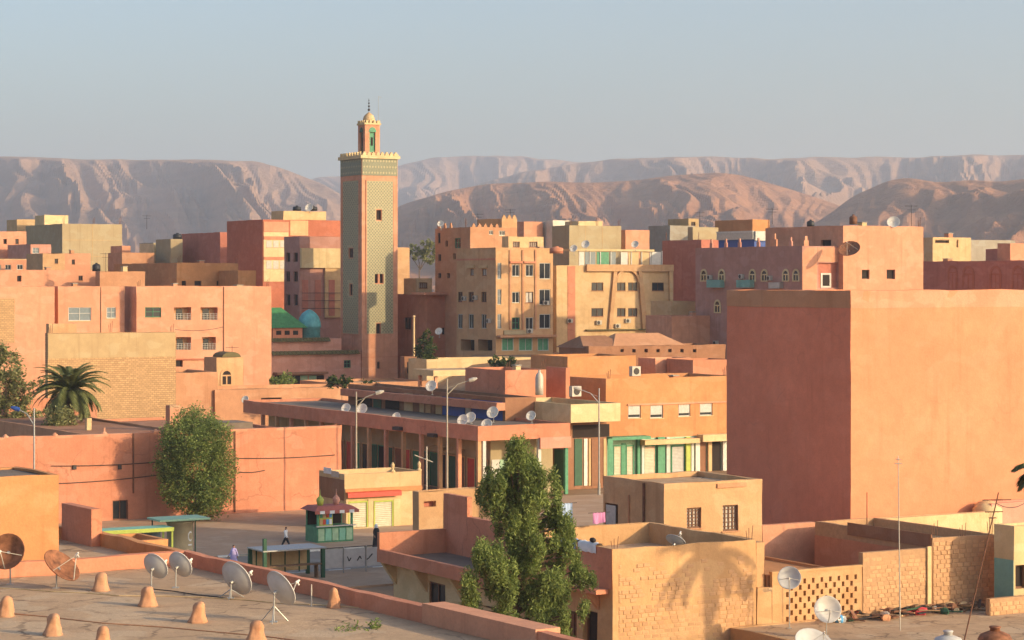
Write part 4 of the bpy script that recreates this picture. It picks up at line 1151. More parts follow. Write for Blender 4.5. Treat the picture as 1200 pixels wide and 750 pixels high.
# ------------------------------------------------------------------ helpers for shop fronts
def corrugated(b, name, mat, face, a0, a1, d, z0, z1, pitch=0.14, depth=0.03, parent=None):
    """a roller shutter: one continuous ribbed sheet"""
    n = max(4, int((z1 - z0) / pitch)) * 2
    vs = []; fn = b.fn(face)
    for i in range(n + 1):
        z = z0 + (z1 - z0) * i / n; dd = d - (depth if i % 2 else 0)
        vs += [fn(a0, dd, z), fn(a1, dd, z)]
    mb = MB(); mb.add(vs, [(2 * i, 2 * i + 1, 2 * i + 3, 2 * i + 2) for i in range(n)])
    return part(name, mb, mat, parent or b.root)
def px_shutter(b, face, x0, y0, x1, y1, mat, d=-0.03, frame=None):
    a0, a1 = sorted((b.a_of(face, x0), b.a_of(face, x1))); am = (a0 + a1) / 2
    z0, z1 = b.z_of(face, am, y1), b.z_of(face, am, y0)
    o = corrugated(b, 'shutter', mat, face, a0, a1, d, z0, z1)
    if frame:
        mb = MB(); b.fbox(mb, face, a0 - 0.1, a0, d - 0.08, 0.0, z0, z1); b.fbox(mb, face, a1, a1 + 0.1, d - 0.08, 0.0, z0, z1); b.fbox(mb, face, a0 - 0.1, a1 + 0.1, d - 0.1, 0.0, z1, z1 + 0.12)
        part('frame', mb, frame, o)
    return o

# ------------------------------------------------------------------ the shop arcade along the street
def arcade():
    D = 200.0
    b = Bld('shop_arcade', 'long salmon shop arcade on slim columns with a bare flat roof', 'salmon', 560, D, 499.5, xl=285, xr=668, ang=30, par=0.28, pt=0.3, roof='roof_grey', amp=0.025,
            zbase=wz(517, D), cat='arcade', wall_name='fascia', step=2.0)
    BL['arcade'] = b
    U, V = b.lu, b.lv; g = -b.zb + 0.12            # local z of the pavement
    sm = MB(); sm.box(0.02, U - 0.02, 0.02, V - 0.02, 0.004, 0.12); part('soffit', sm, 'cream', b.root)
    rec = 2.9
    core = MB(); core.box(rec, U - 0.05, rec, V - 0.05, g - 0.4, 0.0); part('shop_wall', core, 'olive', b.root)
    n = int(V / 3.55)
    cols = ['green', 'frame_white', 'door_brown', 'frame_green', 'red', 'dark_green', 'ochre', 'steel', 'dark_green', 'yellow']
    for k in range(n):                              # side along the alley
        v0 = 0.1 + k * 3.55
        cm = MB(); cm.box(0.06, 0.40, v0, v0 + 0.34, g, 0.002); part('column', cm, 'peach' if k % 2 else 'ochre', b.root)
        for j in range(2):
            w0 = v0 + 0.35 + j * 1.65 + (rec if k == 0 and j == 0 else 0)
            if w0 < rec: continue
            dm = MB(); dm.box(rec - 0.06, rec + 0.02, w0, w0 + 1.35, g, g + 3.0)
            o = part('shop_door', dm, ['dark_green', 'glass_dark', 'frame_green', 'red', 'door_brown', 'dark_green', 'void'][(k * 2 + j) % 7], b.root)
            fm = MB(); fm.box(rec - 0.12, rec - 0.061, w0 - 0.1, w0, g, g + 3.1); fm.box(rec - 0.12, rec - 0.061, w0 + 1.35, w0 + 1.45, g, g + 3.1); fm.box(rec - 0.12, rec - 0.061, w0, w0 + 1.35, g + 3.0, g + 3.1)
            part('door_frame', fm, ['ochre', 'frame_green', 'yellow'][(k + j) % 3], o)
        if k in (2, 3):
            aw = MB(); aw.add([(rec - 0.02, v0 + 0.3, g + 3.75), (rec - 0.02, v0 + 3.0, g + 3.75), (rec - 1.0, v0 + 3.0, g + 3.35), (rec - 1.0, v0 + 0.3, g + 3.35)], [(0, 1, 2, 3)])
            part('awning', aw, 'cream', b.root)
    m = max(2, int(U / 2.35))
    for k in range(m + 1):                          # front on the square
        u0 = 0.55 + k * (U - 1.0) / m
        cm = MB(); cm.box(u0, u0 + 0.3, 0.06, 0.36, g, 0.002); part('column', cm, ['frame_white', 'pale_green', 'frame_white', 'green'][k % 4], b.root)
        if k < m:
            p = u0 + 0.3
            if p + 1.6 > U: continue
            pm = MB(); w0 = max(rec + 0.1, p + 0.15)
            pm.box(w0, min(U - 0.1, w0 + 1.5), rec - 0.07, rec + 0.02, g, g + 3.1); part('shop_door', pm, ['frame_white', 'pale_green', 'frame_green', 'glass_dark'][k % 4], b.root)
    b.pxbox('sign_board', 'pink', 'R', 632, 512, 668, 525, -0.2, -0.02)
    for x, y in ((464, 500), (505, 508)): b.pxbox('lamp_box', 'dark_metal', 'L', x, y, x + 8, y + 4, -0.4, 0.0)
    return b
ar = arcade()
# set-back upper storey on the arcade roof, with painted panels
g2 = B('upper_store', 'roof_storey', 'set-back roof storey with yellow and deep blue panels under a salmon band', 'brown', 592, 212, 466, xl=408, lu=3.3, base=6.15, par=0.3, roof='roof_grey', amp=0.02)
g2.pxbox('fascia', 'salmon', 'L', 408, 463, 592, 471.5, -0.9, -0.004)
for (x0, x1, c) in ((420, 436, 'void'), (438, 447, 'dark_green'), (452, 468, 'void'), (474, 484, 'yellow'), (485.5, 490, 'brown'), (492, 497, 'yellow'), (499, 505, 'ochre'), (506.5, 509, 'brown'), (511, 518, 'yellow'), (519, 545, 'blue'), (546, 552, 'steel'), (553, 589, 'blue')):
    a0, a1 = sorted((g2.a_of('L', x0), g2.a_of('L', x1)))
    mb = MB(); mb.box(-0.05, 0.01, a0, a1, 0.02, 1.75); part('wall_panel', mb, c, g2.root)
B('salmon_cube', 'house', 'salmon cube house with peach sunlit side above the set-back roof storey', 'salmon', 592, 219, 434, xl=545, xr=640, base=0, par=0.35, roof='roof_red')
sl_ = B('slab_roof', 'canopy', 'broad cream slab canopy behind the salmon cube house', 'cream', 508, 240, 434, xl=484, xr=606, base=wz(441, 240), par=0.0, cat='canopy', amp=0.01)
pm = MB()
for u in (0.4, sl_.lu - 0.7):
    for v in (0.4, sl_.lv - 0.7):
        pm = MB(); pm.box(u, u + 0.3, v, v + 0.3, -sl_.zb - 0.1, 0.002); part('post', pm, 'peach', sl_.root)
cb_ = B('cream_box', 'balcony_block', 'cream yellow balcony block jutting over dark shop doors', 'pale_yellow', 669, 208, 474, xl=591, xr=727, base=wz(495.5, 208), par=0.7, roof='roof_grey', amp=0.015, cat='balcony')
gf = B('ground_shops', 'shop', 'brown door and dark green glazed shop under the cream balcony block', 'brown', 0, 0, 0, pos=(cb_.world(1.0, 2.2)), ztop=cb_.zb - 0.004, lu=cb_.lu - 1.1, lv=9.0, par=0.0, base=0.0, amp=0, cat='shop')
for (x0, x1, c) in ((673, 682, 'dark_green'), (684, 688, 'steel'), (689.5, 692, 'yellow'), (693, 706, 'door_brown'), (707, 710, 'yellow'), (712, 718, 'green')):
    gf.pxbox('shop_door', c, 'R', x0, 514, x1, 569, -0.07, 0.01)
gf.pxbox('shade_panel', 'void', 'R', 671, 497.5, 714, 512.5, -0.03, 0.01)  # flat black sheet painting the shade under the balcony block, no real opening
for k in range(3):
    mb = MB(); mb.box(-0.06, 0.01, 0.6 + 2.3 * k, 2.3 + 2.3 * k, 0.1, 3.6); part('shop_door', mb, ['dark_green', 'pale_green', 'glass_dark'][k], gf.root)

# two-storey shop house on the square
rh = B('shop_house', 'shop_house', 'two-storey orange shop house with four roller-blind windows over green shop fronts', 'orange', 710, 225, 444, xl=658, xr=862, par=0.55, roof='roof_red', wins=[
   ('R', 736, 475, 751, 490, 'shutter'), ('R', 762, 475, 777, 490, 'shutter'), ('R', 795, 474, 809, 488, 'shutter'), ('R', 820, 473, 835, 487, 'shutter')])
rh.pxbox('string_course', 'peach', 'R', 735, 471.5, 852, 473.5, -0.12, 0.0)
rh.pxbox('shop_back', 'pale_green', 'R', 711, 512, 860, 558, -0.03, 0.0)
for (x0, x1, c) in ((714, 718, 'cloth_white'), (728, 733, 'green')): rh.pxbox('shop_panel', c, 'R', x0, 519, x1, 556, -0.1, -0.031)
for (x0, x1, c) in ((719, 727, 'shutter_cream'), (734, 741, 'shutter_cream'), (755, 767, 'shutter_pink'), (787, 801, 'shutter_grey')): px_shutter(rh, 'R', x0, 523, x1, 556, c, -0.06, 'frame_green')
for (x0, x1, c) in ((745, 748, 'green'), (750, 753, 'frame_white'), (769, 777, 'green'), (779, 783, 'frame_white'), (802, 807, 'lime'), (808, 811, 'frame_white'), (813, 818, 'steel'), (828, 832, 'yellow'), (845, 849, 'frame_white')):
    rh.pxbox('shop_column', c, 'R', x0, 512, x1, 557, -0.35, -0.004)
for (x0, x1, c) in ((819, 827, 'door_brown'), (833, 844, 'void')): rh.pxbox('shop_door', c, 'R', x0, 516, x1, 556, -0.08, -0.032)
rh.pxbox('canopy', 'green', 'R', 706, 510.5, 751, 514, -1.8, -0.36)
rh.pxbox('canopy', 'cream', 'R', 748, 514, 813, 519.5, -1.2, -0.36)
rh.pxbox('canopy', 'cream', 'R', 814, 508, 853, 516, -1.5, -0.36)
B('roof_block_a', 'house', 'orange roof house with an arched gable shadow behind the shop house', 'orange', 665, 243, 418, xl=622, xr=745, base=2, par=0.4, roof='roof_red')
B('roof_block_b', 'roof_hut', 'narrow terracotta stair hut beside the cream balcony block', 'terracotta', 663, 224, 431, xl=640, xr=668, base=5, par=0.2, cat='hut')
B('roof_block_c', 'roof_hut', 'bright peach roof cube on the shop house', 'peach', 768, 250, 420, xl=748, xr=809, base=5, par=0.2, cat='hut')
B('roof_block_d', 'house', 'terracotta roof wall beside the bright peach roof cube', 'terracotta', 812, 246, 422, lv=5, xr=862, base=4, par=0.3)

# tall blank building
bb = B('blank_tower', 'warehouse', 'huge windowless salmon block with one face in deep red shade', 'big_wall', 997, 133, 340.5, xl=852, xr=1265, par=0.8, pt=0.3, roof='roof_red', amp=0.06, cat='building', step=1.2)
zb0 = bb.h - 1.02
sd = MB(); grid_face(sd, lambda a, d, z: (d - 0.02, a, z), bb.lv, 0.0, zb0 + 0.02, (), 1.4, flip=True); wobble(sd, 0.045, (bb.X, bb.Y)); part('side_face', sd, 'shade_red', bb.root)  # overlay on the shaded side, redder and brighter in place of bounced light
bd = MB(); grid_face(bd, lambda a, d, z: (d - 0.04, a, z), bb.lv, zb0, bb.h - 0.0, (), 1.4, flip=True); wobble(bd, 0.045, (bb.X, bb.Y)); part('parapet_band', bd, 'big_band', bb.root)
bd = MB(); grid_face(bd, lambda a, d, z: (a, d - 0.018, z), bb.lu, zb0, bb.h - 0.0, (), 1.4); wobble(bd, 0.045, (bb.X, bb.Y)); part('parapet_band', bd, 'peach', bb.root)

# ------------------------------------------------------------------ compound behind the plane tree
cp = B('compound_wall', 'compound_wall', 'long high salmon compound wall with service cables and a small dark window', 'salmon', -12, 177, 513.5, lv=0.7, xr=400, ang=31, par=0.0, roof='peach', amp=0.06, step=1.3, cat='wall',
       wins=[('R', 132, 586, 150, 609, 'dark')])
for (x0, y0, x1, y1) in ((60, 546, 190, 541), (60, 567, 190, 556), (278, 537, 392, 533), (280, 553, 310, 551)):
    a0, a1 = cp.a_of('R', x0), cp.a_of('R', x1); mb = MB(); n = 6
    P_ = [(a0 + (a1 - a0) * i / n, -0.06, cp.z_of('R', a0 + (a1 - a0) * i / n, y0 + (y1 - y0) * i / n) - 0.1 * math.sin(math.pi * i / n)) for i in range(n + 1)]
    for i in range(n): mb.tube(P_[i], P_[i + 1], 0.035, n=5)
    part('cable', mb, 'dark_metal', cp.root)
for (x, y0, y1) in ((156, 508, 578), (275, 505, 600)): cp.pxbox('drainpipe', 'rust', 'R', x - 0.7, y0, x + 0.7, y1, -0.1, -0.01)
for x, y in ((87, 547), (140, 547)): cp.pxbox('socket', 'dark_metal', 'R', x - 2, y - 2, x + 2, y + 3, -0.14, -0.005)
for k, x in enumerate((8, 66, 124, 184)):
    a = cp.a_of('R', x); mb = MB(); mb.lathe([(0.28, 0), (0.22, 0.12), (0.1, 0.2), (0.08, 0.5 if k == 2 else 0.25)], 8, (a, 0.35, cp.h - 0.02)); part('finial', mb, 'peach', cp.root)
def cpos(u, v): return cp.world(u, v)
ca = lambda x: cp.a_of('R', x)
B('yard_roof', 'house', 'flat earth-roofed house inside the compound with a stub chimney', 'clay', 0, 0, 0, pos=cpos(ca(122), 1.0), ztop=6.7, lu=ca(243) - ca(122), lv=33, par=0.2, ang=31, roof='roof_red')
B('yard_roof_long', 'house', 'long red-earth roofed house behind the compound wall next to the arcade alley', 'terracotta', 0, 0, 0, pos=cpos(ca(247), 1.0), ztop=6.2, lu=ca(398) - ca(247), lv=30, par=0.25, ang=31, roof='roof_red', base=0)
B('yard_shed', 'shed', 'dark lean-to shed standing on the red-earth roof', 'roof_grey', 0, 0, 0, pos=cpos(ca(268), 3.2), ztop=7.3, lu=3.6, lv=3.4, par=0.0, ang=31, zbase=5.9, roof='roof_grey', cat='shed', wins=())
B('yard_pier', 'chimney', 'square peach pier at the corner of the earth-roofed house', 'peach', 0, 0, 0, pos=cpos(ca(244), 8), ztop=8.6, lu=0.9, lv=0.9, par=0.0, ang=31, base=0, cat='chimney')
B('yard_stub', 'chimney', 'slim pale chimney stub in the middle of the earth roof', 'cream', 0, 0, 0, pos=cpos(ca(165), 12), ztop=7.5, lu=0.4, lv=0.4, par=0.0, ang=31, zbase=6.45, cat='chimney')
for k in range(4):
    p = cp.world(ca(322 + 20 * k), 2.0)
    o = empty('roof_spout', (p[0], p[1], 5.9)); tag(o, 'short pale pipe standing on the red-earth roof edge', 'pipe', 'pipes along the red-earth roof')
    mb = MB(); mb.tube((0, 0, 0), (0.05, 0, 0.75), 0.06, 0.05, 8); part('pipe', mb, 'cream', o); mb = MB(); mb.tube((0.05, 0, 0.7), (-0.25, -0.1, 0.85), 0.06, 0.05, 8); part('elbow', mb, 'cream', o)
B('yard_wall', 'courtyard_wall', 'brown shaded courtyard wall between the earth roof and the gate porch', 'terracotta', 0, 0, 0, pos=cpos(ca(205), 41), ztop=7.6, lu=9, lv=3, par=0.2, ang=31, base=0, cat='wall')

# ------------------------------------------------------------------ yellow corner shop and its neighbours on the street
ys = B('corner_shop', 'shop', 'small yellow shop with red awning and two roller shutters', 'yellow', 404, 176, 556, xl=374, xr=494, par=0.75, roof='roof_mud', amp=0.02, cat='shop')
ys.pxbox('side_panel', 'brown', 'L', 374.5, 560, 403.5, 584, -0.04, 0.0)
ys.pxbox('band', 'orange', 'R', 404, 571, 494, 576, -0.12, -0.001)
a0, a1 = ys.a_of('R', 405), ys.a_of('R', 468)
aw = MB(); z0, z1 = ys.z_of('R', a0, 583), ys.z_of('R', a0, 576.5)
aw.add([(a0, -0.05, z1), (a1, -0.05, z1), (a1, -0.4, z1 - 0.08), (a0, -0.4, z1 - 0.08), (a0, -0.42, z0 - 0.02), (a1, -0.42, z0 - 0.02)], [(0, 1, 2, 3), (3, 2, 5, 4)]); part('awning', aw, 'red', ys.root)
px_shutter(ys, 'R', 409, 589, 429, 618, 'shutter_cream', -0.03, 'lime'); px_shutter(ys, 'R', 439, 588, 459, 617, 'shutter_cream', -0.03, 'lime')
for x0, x1 in ((405, 408), (431, 437), (461, 469)): ys.pxbox('pilaster', 'cream', 'R', x0, 585, x1, 622, -0.1, -0.002)
ys.pxbox('step', 'cream', 'R', 407, 618, 434, 625, -0.5, -0.101)
for x in (461, 492):
    a = ys.a_of('R', x); mb = MB(); mb.lathe([(0.2, 0), (0.22, 0.1), (0.1, 0.2), (0.14, 0.4), (0.16, 0.55), (0.06, 0.75)], 8, (a, 0.12, ys.h)); part('urn', mb, 'cream', ys.root)
for x, y, c in ((380, 548, 'cloth_white'), (389, 552, 'steel_pale')):
    ys.pxbox('sign_board', c, 'L', x, y, x + 9, y + 7, -0.06, -0.041)

lo = B('lit_house', 'house', 'sunlit ochre house with a shaded drainpipe behind the salmon terrace wall', 'ochre', 491, 141, 576, lv=0.8, xr=612, par=0.35, roof='roof_mud', amp=0.05, wins=[('R', 497, 587, 511, 594, 'niche')])
lo.pxbox('drainpipe', 'rust', 'R', 521, 584, 525, 640, -0.14, -0.01)

# ------------------------------------------------------------------ brick house with terrace (house A) and its low wing (house B)
ha = B('brick_house', 'brick_house', 'raw block house with plastered upper wall and a walled roof terrace', 'sand_wall', 718, 110, 643.5, xl=602, xr=886, par=1.05, pt=0.25, roof='roof_mud', amp=0.05, step=0.9,
       wins=[('L', 664, 716, 676, 760, 'door'), ('L', 683, 716, 700, 760, 'void')], cat='house')
up = MB(); zt_, z1_ = ha.h - 0.004, ha.h - 1.95
grid_face(up, lambda a, d, z: (d - 0.04, a + 0.0, z), ha.lv, z1_, zt_, (), 0.9, flip=True); wobble(up, 0.05, (ha.X, ha.Y)); part('plaster_band', up, 'salmon', ha.root)
mb = MB(); mb.box(-0.75, -0.045, 0.3, ha.lv - 0.1, z1_ - 0.22, z1_ - 0.002); part('ledge', mb, 'salmon', ha.root)
for v in (1.2, 4.4, 7.6):
    mb = MB(); mb.add([(-0.7, v, z1_ - 0.22), (-0.02, v, z1_ - 0.22), (-0.02, v, z1_ - 1.1), (-0.7, v + 0.3, z1_ - 0.22), (-0.02, v + 0.3, z1_ - 0.22), (-0.02, v + 0.3, z1_ - 1.1)], [(0, 1, 2), (3, 5, 4), (0, 2, 5, 3), (1, 4, 5, 2), (0, 3, 4, 1)]); part('bracket', mb, 'clay', ha.root)
BLOCK = {}
def block_mat():
    m, nt, b_ = newmat('block')
    oi = N(nt, 'ShaderNodeObjectInfo'); f = noise_n(nt, posnode(nt, (1, 1, 1)), 6.0, 6, 0.65)
    c = mix(nt, oi.outputs['Random'], (0.46, 0.265, 0.135), (0.62, 0.37, 0.195)); c = mix(nt, ramp(nt, f, 0.35, 0.7), c, (0.42, 0.235, 0.12))
    c = mix(nt, 0.55, mix(nt, oi.outputs['Random'], (0.46, 0.265, 0.135), (0.62, 0.37, 0.195)), c)
    L(nt, c, b_.inputs['Base Color']); b_.inputs['Roughness'].default_value = 0.95
    bp = N(nt, 'ShaderNodeBump'); bp.inputs['Strength'].default_value = 0.6; bp.inputs['Distance'].default_value = 0.02; L(nt, f, bp.inputs['Height']); L(nt, bp.outputs[0], b_.inputs['Normal'])
block_mat()
def block_mesh(w, h, t, k):
    key = (w, h, t, k)
    if key not in BLOCK:
        r = random.Random(k * 7 + 1); mb = MB(); e = 0.018
        def j(): return r.uniform(-0.012, 0.012)
        mb.add([(0 + j(), 0, 0 + j()), (w + j(), 0, 0 + j()), (w + j(), 0, h + j()), (0 + j(), 0, h + j()), (e + j(), -t, e + j()), (w - e + j(), -t, e + j()), (w - e + j(), -t, h - e + j()), (e + j(), -t, h - e + j())],
               [(4, 5, 6, 7), (0, 1, 5, 4), (1, 2, 6, 5), (2, 3, 7, 6), (3, 0, 4, 7)])
        me = mb.mesh('brick'); me.materials.append(MATS['block']); BLOCK[key] = me
    return BLOCK[key]
def courses(b, z0, z1, u0, u1, w=0.42, h=0.205, t=0.035, d=0.0, skip=0.0, fade=None, joined=False):
    jm = MB()
    r = random.Random(int(b.X * 100) + 3); row = 0; z = z0
    while z + h < z1:
        u = u0 + (0.0 if row % 2 else -w * 0.5)
        while u < u1 - 0.05:
            p0, p1 = max(u, u0), min(u + w * 0.84, u1)
            if p1 - p0 > 0.08 and r.random() >= skip + (0.85 * sstep(fade[0], fade[1], z + 0.5 * mnoise.noise((u * 0.6, z * 0.6, 2.0))) if fade else 0):
                if joined:
                    zj = z + r.uniform(-0.004, 0.004); dj = d + r.uniform(0.0, 0.012); e = 0.02
                    jm.add([(p0, dj, zj), (p1, dj, zj), (p1, dj, zj + h - 0.02), (p0, dj, zj + h - 0.02), (p0 + e, dj - t, zj + e), (p1 - e, dj - t, zj + e), (p1 - e, dj - t, zj + h - 0.02 - e), (p0 + e, dj - t, zj + h - 0.02 - e)], [(4, 5, 6, 7), (0, 1, 5, 4), (1, 2, 6, 5), (2, 3, 7, 6), (3, 0, 4, 7)])
                    u += w * r.uniform(0.86, 1.1); continue
                me = block_mesh(round(w - 0.02, 3), round(h - 0.02, 3), t, r.randrange(5))
                o = bpy.data.objects.new('brick', me); COL.objects.link(o); o.parent = b.root
                o.location = (p0, d + r.uniform(0.0, 0.016), z + r.uniform(-0.004, 0.004)); o.scale = ((p1 - p0) / (w - 0.02), 1, 1)
            u += w * r.uniform(0.86, 1.1)
        z += h; row += 1
    if joined: part('brick_courses', jm, 'block', b.root)['kind'] = 'stuff'
courses(ha, ha.z_of('R', 4, 764), ha.z_of('R', 4, 701), 0.35, ha.lu - 0.15, 0.43, 0.205, t=0.026, skip=0.03)
courses(ha, ha.z_of('R', 4, 701), ha.z_of('R', 4, 655), 0.35, ha.lu - 0.15, 0.43, 0.205, t=0.022, skip=0.03, fade=(ha.z_of('R', 4, 715), ha.z_of('R', 4, 650)), joined=True)
hb = B('terrace_wing', 'terrace_house', 'cream walled low wing with an overhanging salmon terrace on corbels', 'cream', 0, 0, 0, pos=ha.world(0.0, ha.lv + 0.02), ztop=3.55, lv=13.5, lu=7.0, par=0.0, roof='roof_grey', amp=0.04, cat='house',
       wins=[('L', 503, 683, 522, 724, 'brown')])
mb = MB(); mb.box(-0.95, -0.7, 0.1, 13.7, hb.h - 0.3, hb.h + 0.42); part('parapet', mb, 'salmon', hb.root)
mb = MB(); mb.box(-0.7, 0.0, 0.1, 13.7, hb.h - 0.3, hb.h - 0.02); part('terrace_slab', mb, 'salmon', hb.root)
mb = MB(); mb.box(3.3, 3.6, 0.2, 10.9, hb.h - 0.05, hb.h + 2.3); wobble(mb, 0.06, (3, 1)); part('terrace_wall', mb, 'salmon', hb.root)
mb = MB(); mb.box(1.0, 3.6, 10.9, 13.7, hb.h - 0.02, hb.h + 3.25) if False else mb.box(3.3, 3.62, 10.91, 13.7, hb.h - 0.02, hb.h + 3.35); part('terrace_wall', mb, 'salmon', hb.root)
mb = MB(); mb.box(-0.94, 3.29, 13.4, 13.68, hb.h + 0.421, hb.h + 1.35); mb.box(-0.695, 3.29, 13.4, 13.68, hb.h - 0.01, hb.h + 0.42); part('terrace_wall', mb, 'terracotta', hb.root)
for v in (0.8, 5.2, 9.4, 13.1):
    mb = MB(); z_ = hb.h - 0.3; mb.add([(-0.9, v, z_), (-0.01, v, z_), (-0.01, v, z_ - 1.3), (-0.9, v + 0.3, z_), (-0.01, v + 0.3, z_), (-0.01, v + 0.3, z_ - 1.3)], [(0, 1, 2), (3, 5, 4), (0, 2, 5, 3), (1, 4, 5, 2), (0, 3, 4, 1)]); part('corbel', mb, 'cream', hb.root)
ub = B('upper_block', 'house', 'bright ochre house with two latticed windows and a broad shaded flank', 'ochre', 778, 125, 567, xl=707, xr=893, par=0.3, pt=0.25, roof='roof_mud', amp=0.045, step=1.0,
       wins=[('R', 805, 595, 822, 619, 'lattice'), ('R', 847, 592, 865, 622, 'lattice'), ('L', 709, 590, 724, 640, 'door')])
ub.pxbox('lintel', 'clay', 'R', 840, 566, 874, 571, -0.08, -0.003)
ub.pxbox('flank_pipe', 'rust', 'L', 754.5, 566, 756, 650, -0.1, -0.01); ub.pxbox('flank_pipe', 'clay', 'L', 737, 580, 738, 650, -0.08, -0.01)
ub.pxbox('door_leaf', 'shutter_grey', 'L', 711, 592, 722, 636, -0.05, -0.002)
st = B('stair_wall', 'parapet_wall', 'sloping ochre stair wall between the block house terrace and the ochre house', 'ochre', 0, 0, 0, pos=ha.world(ha.lu + 0.3, 0.4), ztop=6.0, lu=0.5, lv=8.5, par=0.0, ang=30, cat='wall', roof='ochre')

# ------------------------------------------------------------------ lower houses under the blank block
ROW = lambda px: ha.depth('R', ha.a_of('R', px))      # the houses stand on one building line with the block house
ZR = 1.95                                              # level of the scrap-strewn roof in front of them
c3 = B('block_house', 'unfinished_house', 'unfinished house of rough sand blocks with a dark timber edged roof', 'mortar', 1093, ROW(1093), 631, xl=955, xr=1166, par=0.5, pt=0.22, roof='cream', amp=0.03, step=1.0, cat='house')
c3.pxbox('timber_edge', 'brown', 'L', 994, 619, 1092, 634, -0.06, -0.005)
lowl = MB(); grid_face(lowl, lambda a, d, z: (d - 0.03, a, z), c3.lv, 0, c3.h - 0.75, (), 1.0, flip=True); wobble(lowl, 0.03, (c3.X, c3.Y)); part('side_face', lowl, 'terracotta', c3.root)
courses(c3, ZR, c3.h - 0.02, 0.05, c3.lu - 0.02, 0.46, 0.235)
cw = B('cream_wall', 'parapet_wall', 'pale cream wall catching the sun behind the unfinished block house', 'cream', 1004, 130.5, 610, lv=0.5, xr=1160, par=0.0, roof='cream', cat='wall', amp=0.04)
rc = B('curved_house', 'house', 'pink house with a rounded shoulder behind the cream wall', 'pink', 1162, 136.2, 590, lv=1.2, xr=1300, par=0.3, roof='roof_mud')
cr = MB(); cr.lathe([(0.9, -6), (0.9, -0.4), (0.7, -0.1), (0.3, 0.08), (0.05, 0.1)], 12, (0.3, 0.7, rc.h)); part('rounded_corner', cr, 'cream', rc.root, True)
r1 = B('rubble_wall', 'block_wall', 'weathered low block wall beside the pierced screen', 'mortar', 1011, ROW(1011), 648, lv=0.35, xr=1091, par=0.0, roof='mortar', base=0, amp=0.04, cat='wall', step=0.8)
courses(r1, ZR, r1.h - 0.12, 0.04, r1.lu - 0.3, 0.42, 0.21, t=0.02, skip=0.06)
r1.pxbox('pier', 'cream', 'R', 1085.5, 640, 1090, 725, -0.12, -0.03)
def screen():
    D = ROW(905); X0 = wx(905, D); U = ha.a_of('R', 1010) - ha.a_of('R', 905); zt = wz(673, D); zb = ZR - 0.1
    root = empty('pierced_screen', (X0, D, zb), A30); tag(root, 'sand coloured pierced screen wall with rows of slot holes', 'screen wall')
    H_ = zt - zb; holes = []
    rows = 7; rh_ = (H_ - 0.42) / rows
    for j in range(rows):
        z0 = 0.14 + j * rh_
        for i in range(9):
            u = 0.85 + i * 0.54 + (0.27 if j % 2 else 0)
            if u + 0.2 < U - 0.05: holes.append((u, u + 0.16, z0, z0 + rh_ * 0.82, 0.2))
    mb = MB(); T = 0.2
    grid_face(mb, lambda a, d, z: (a, d, z), U, 0, H_, holes, 0.9)
    grid_face(mb, lambda a, d, z: (a, T - d, z), U, 0, H_, [(a, b, c, d, 0.001) for a, b, c, d, _ in holes], 0.9, flip=True)
    mb.quad((0, 0, H_), (U, 0, H_), (U, T, H_), (0, T, H_)); mb.quad((0, 0, 0), (0, 0, H_), (0, T, H_), (0, T, 0)); mb.quad((U, 0, 0), (U, T, 0), (U, T, H_), (U, 0, H_))
    part('screen', mb, 'sand_wall', root)
    cb = MB(); cb.box(-0.03, U + 0.02, -0.04, T + 0.04, H_ + 0.001, H_ + 0.12); wobble(cb, 0.02, (X0, D)); part('coping', cb, 'sand_wall', root)
    return X0, D, U
SX, SD, SU = screen()
B('lean_to', 'lean_to', 'low orange roofed lean-to inside the court behind the pierced screen', 'orange', 0, 0, 0, pos=ha.world(ha.lu + 0.9, 0.3), ztop=4.35, lu=SU - 0.9, lv=7.0, par=0.15, base=0, roof='orange', cat='shed')
B('court_wall', 'courtyard_wall', 'peach courtyard wall catching a wedge of sun below the red shade', 'peach', 894, 128.3, 616, lv=0.5, xr=956, par=0.0, roof='peach', cat='wall', amp=0.04)
B('rubble_bit', 'block_wall', 'crumbling clay wall between the block house and the pierced screen', 'sand_wall', 887, ROW(887), 690, lv=0.4, xr=905, par=0.0, base=0, cat='wall', amp=0.08, step=0.5)
nr = B('near_roof', 'house', 'dusty flat roof strewn with scrap along a block wall', 'sand_wall', 0, 0, 0, pos=ha.world(ha.lu - 1.6, -14.05), ztop=ZR + 0.05, lu=30, lv=14.0, par=0.05, roof='roof_mud', base=0)
tr = B('teal_room', 'house', 'cream house with a turquoise painted lower wall', 'cream', 1188, 119, 617, xl=1165, xr=1250, par=0.25, roof='cream', amp=0.03, wins=[('R', 1190, 662, 1204, 690, 'void')])
tr.pxbox('painted_dado', 'teal', 'L', 1165.5, 655, 1188, 735, -0.02, 0.0)
lw = B('low_block_wall', 'block_wall', 'knee-high block wall in front of the turquoise painted house', 'mortar', 1160, 117.5, 702, lv=0.3, xr=1240, par=0.0, base=0, roof='mortar', cat='wall')
courses(lw, ZR, lw.h - 0.02, 0.03, lw.lu - 0.05, 0.44, 0.22, t=0.025)

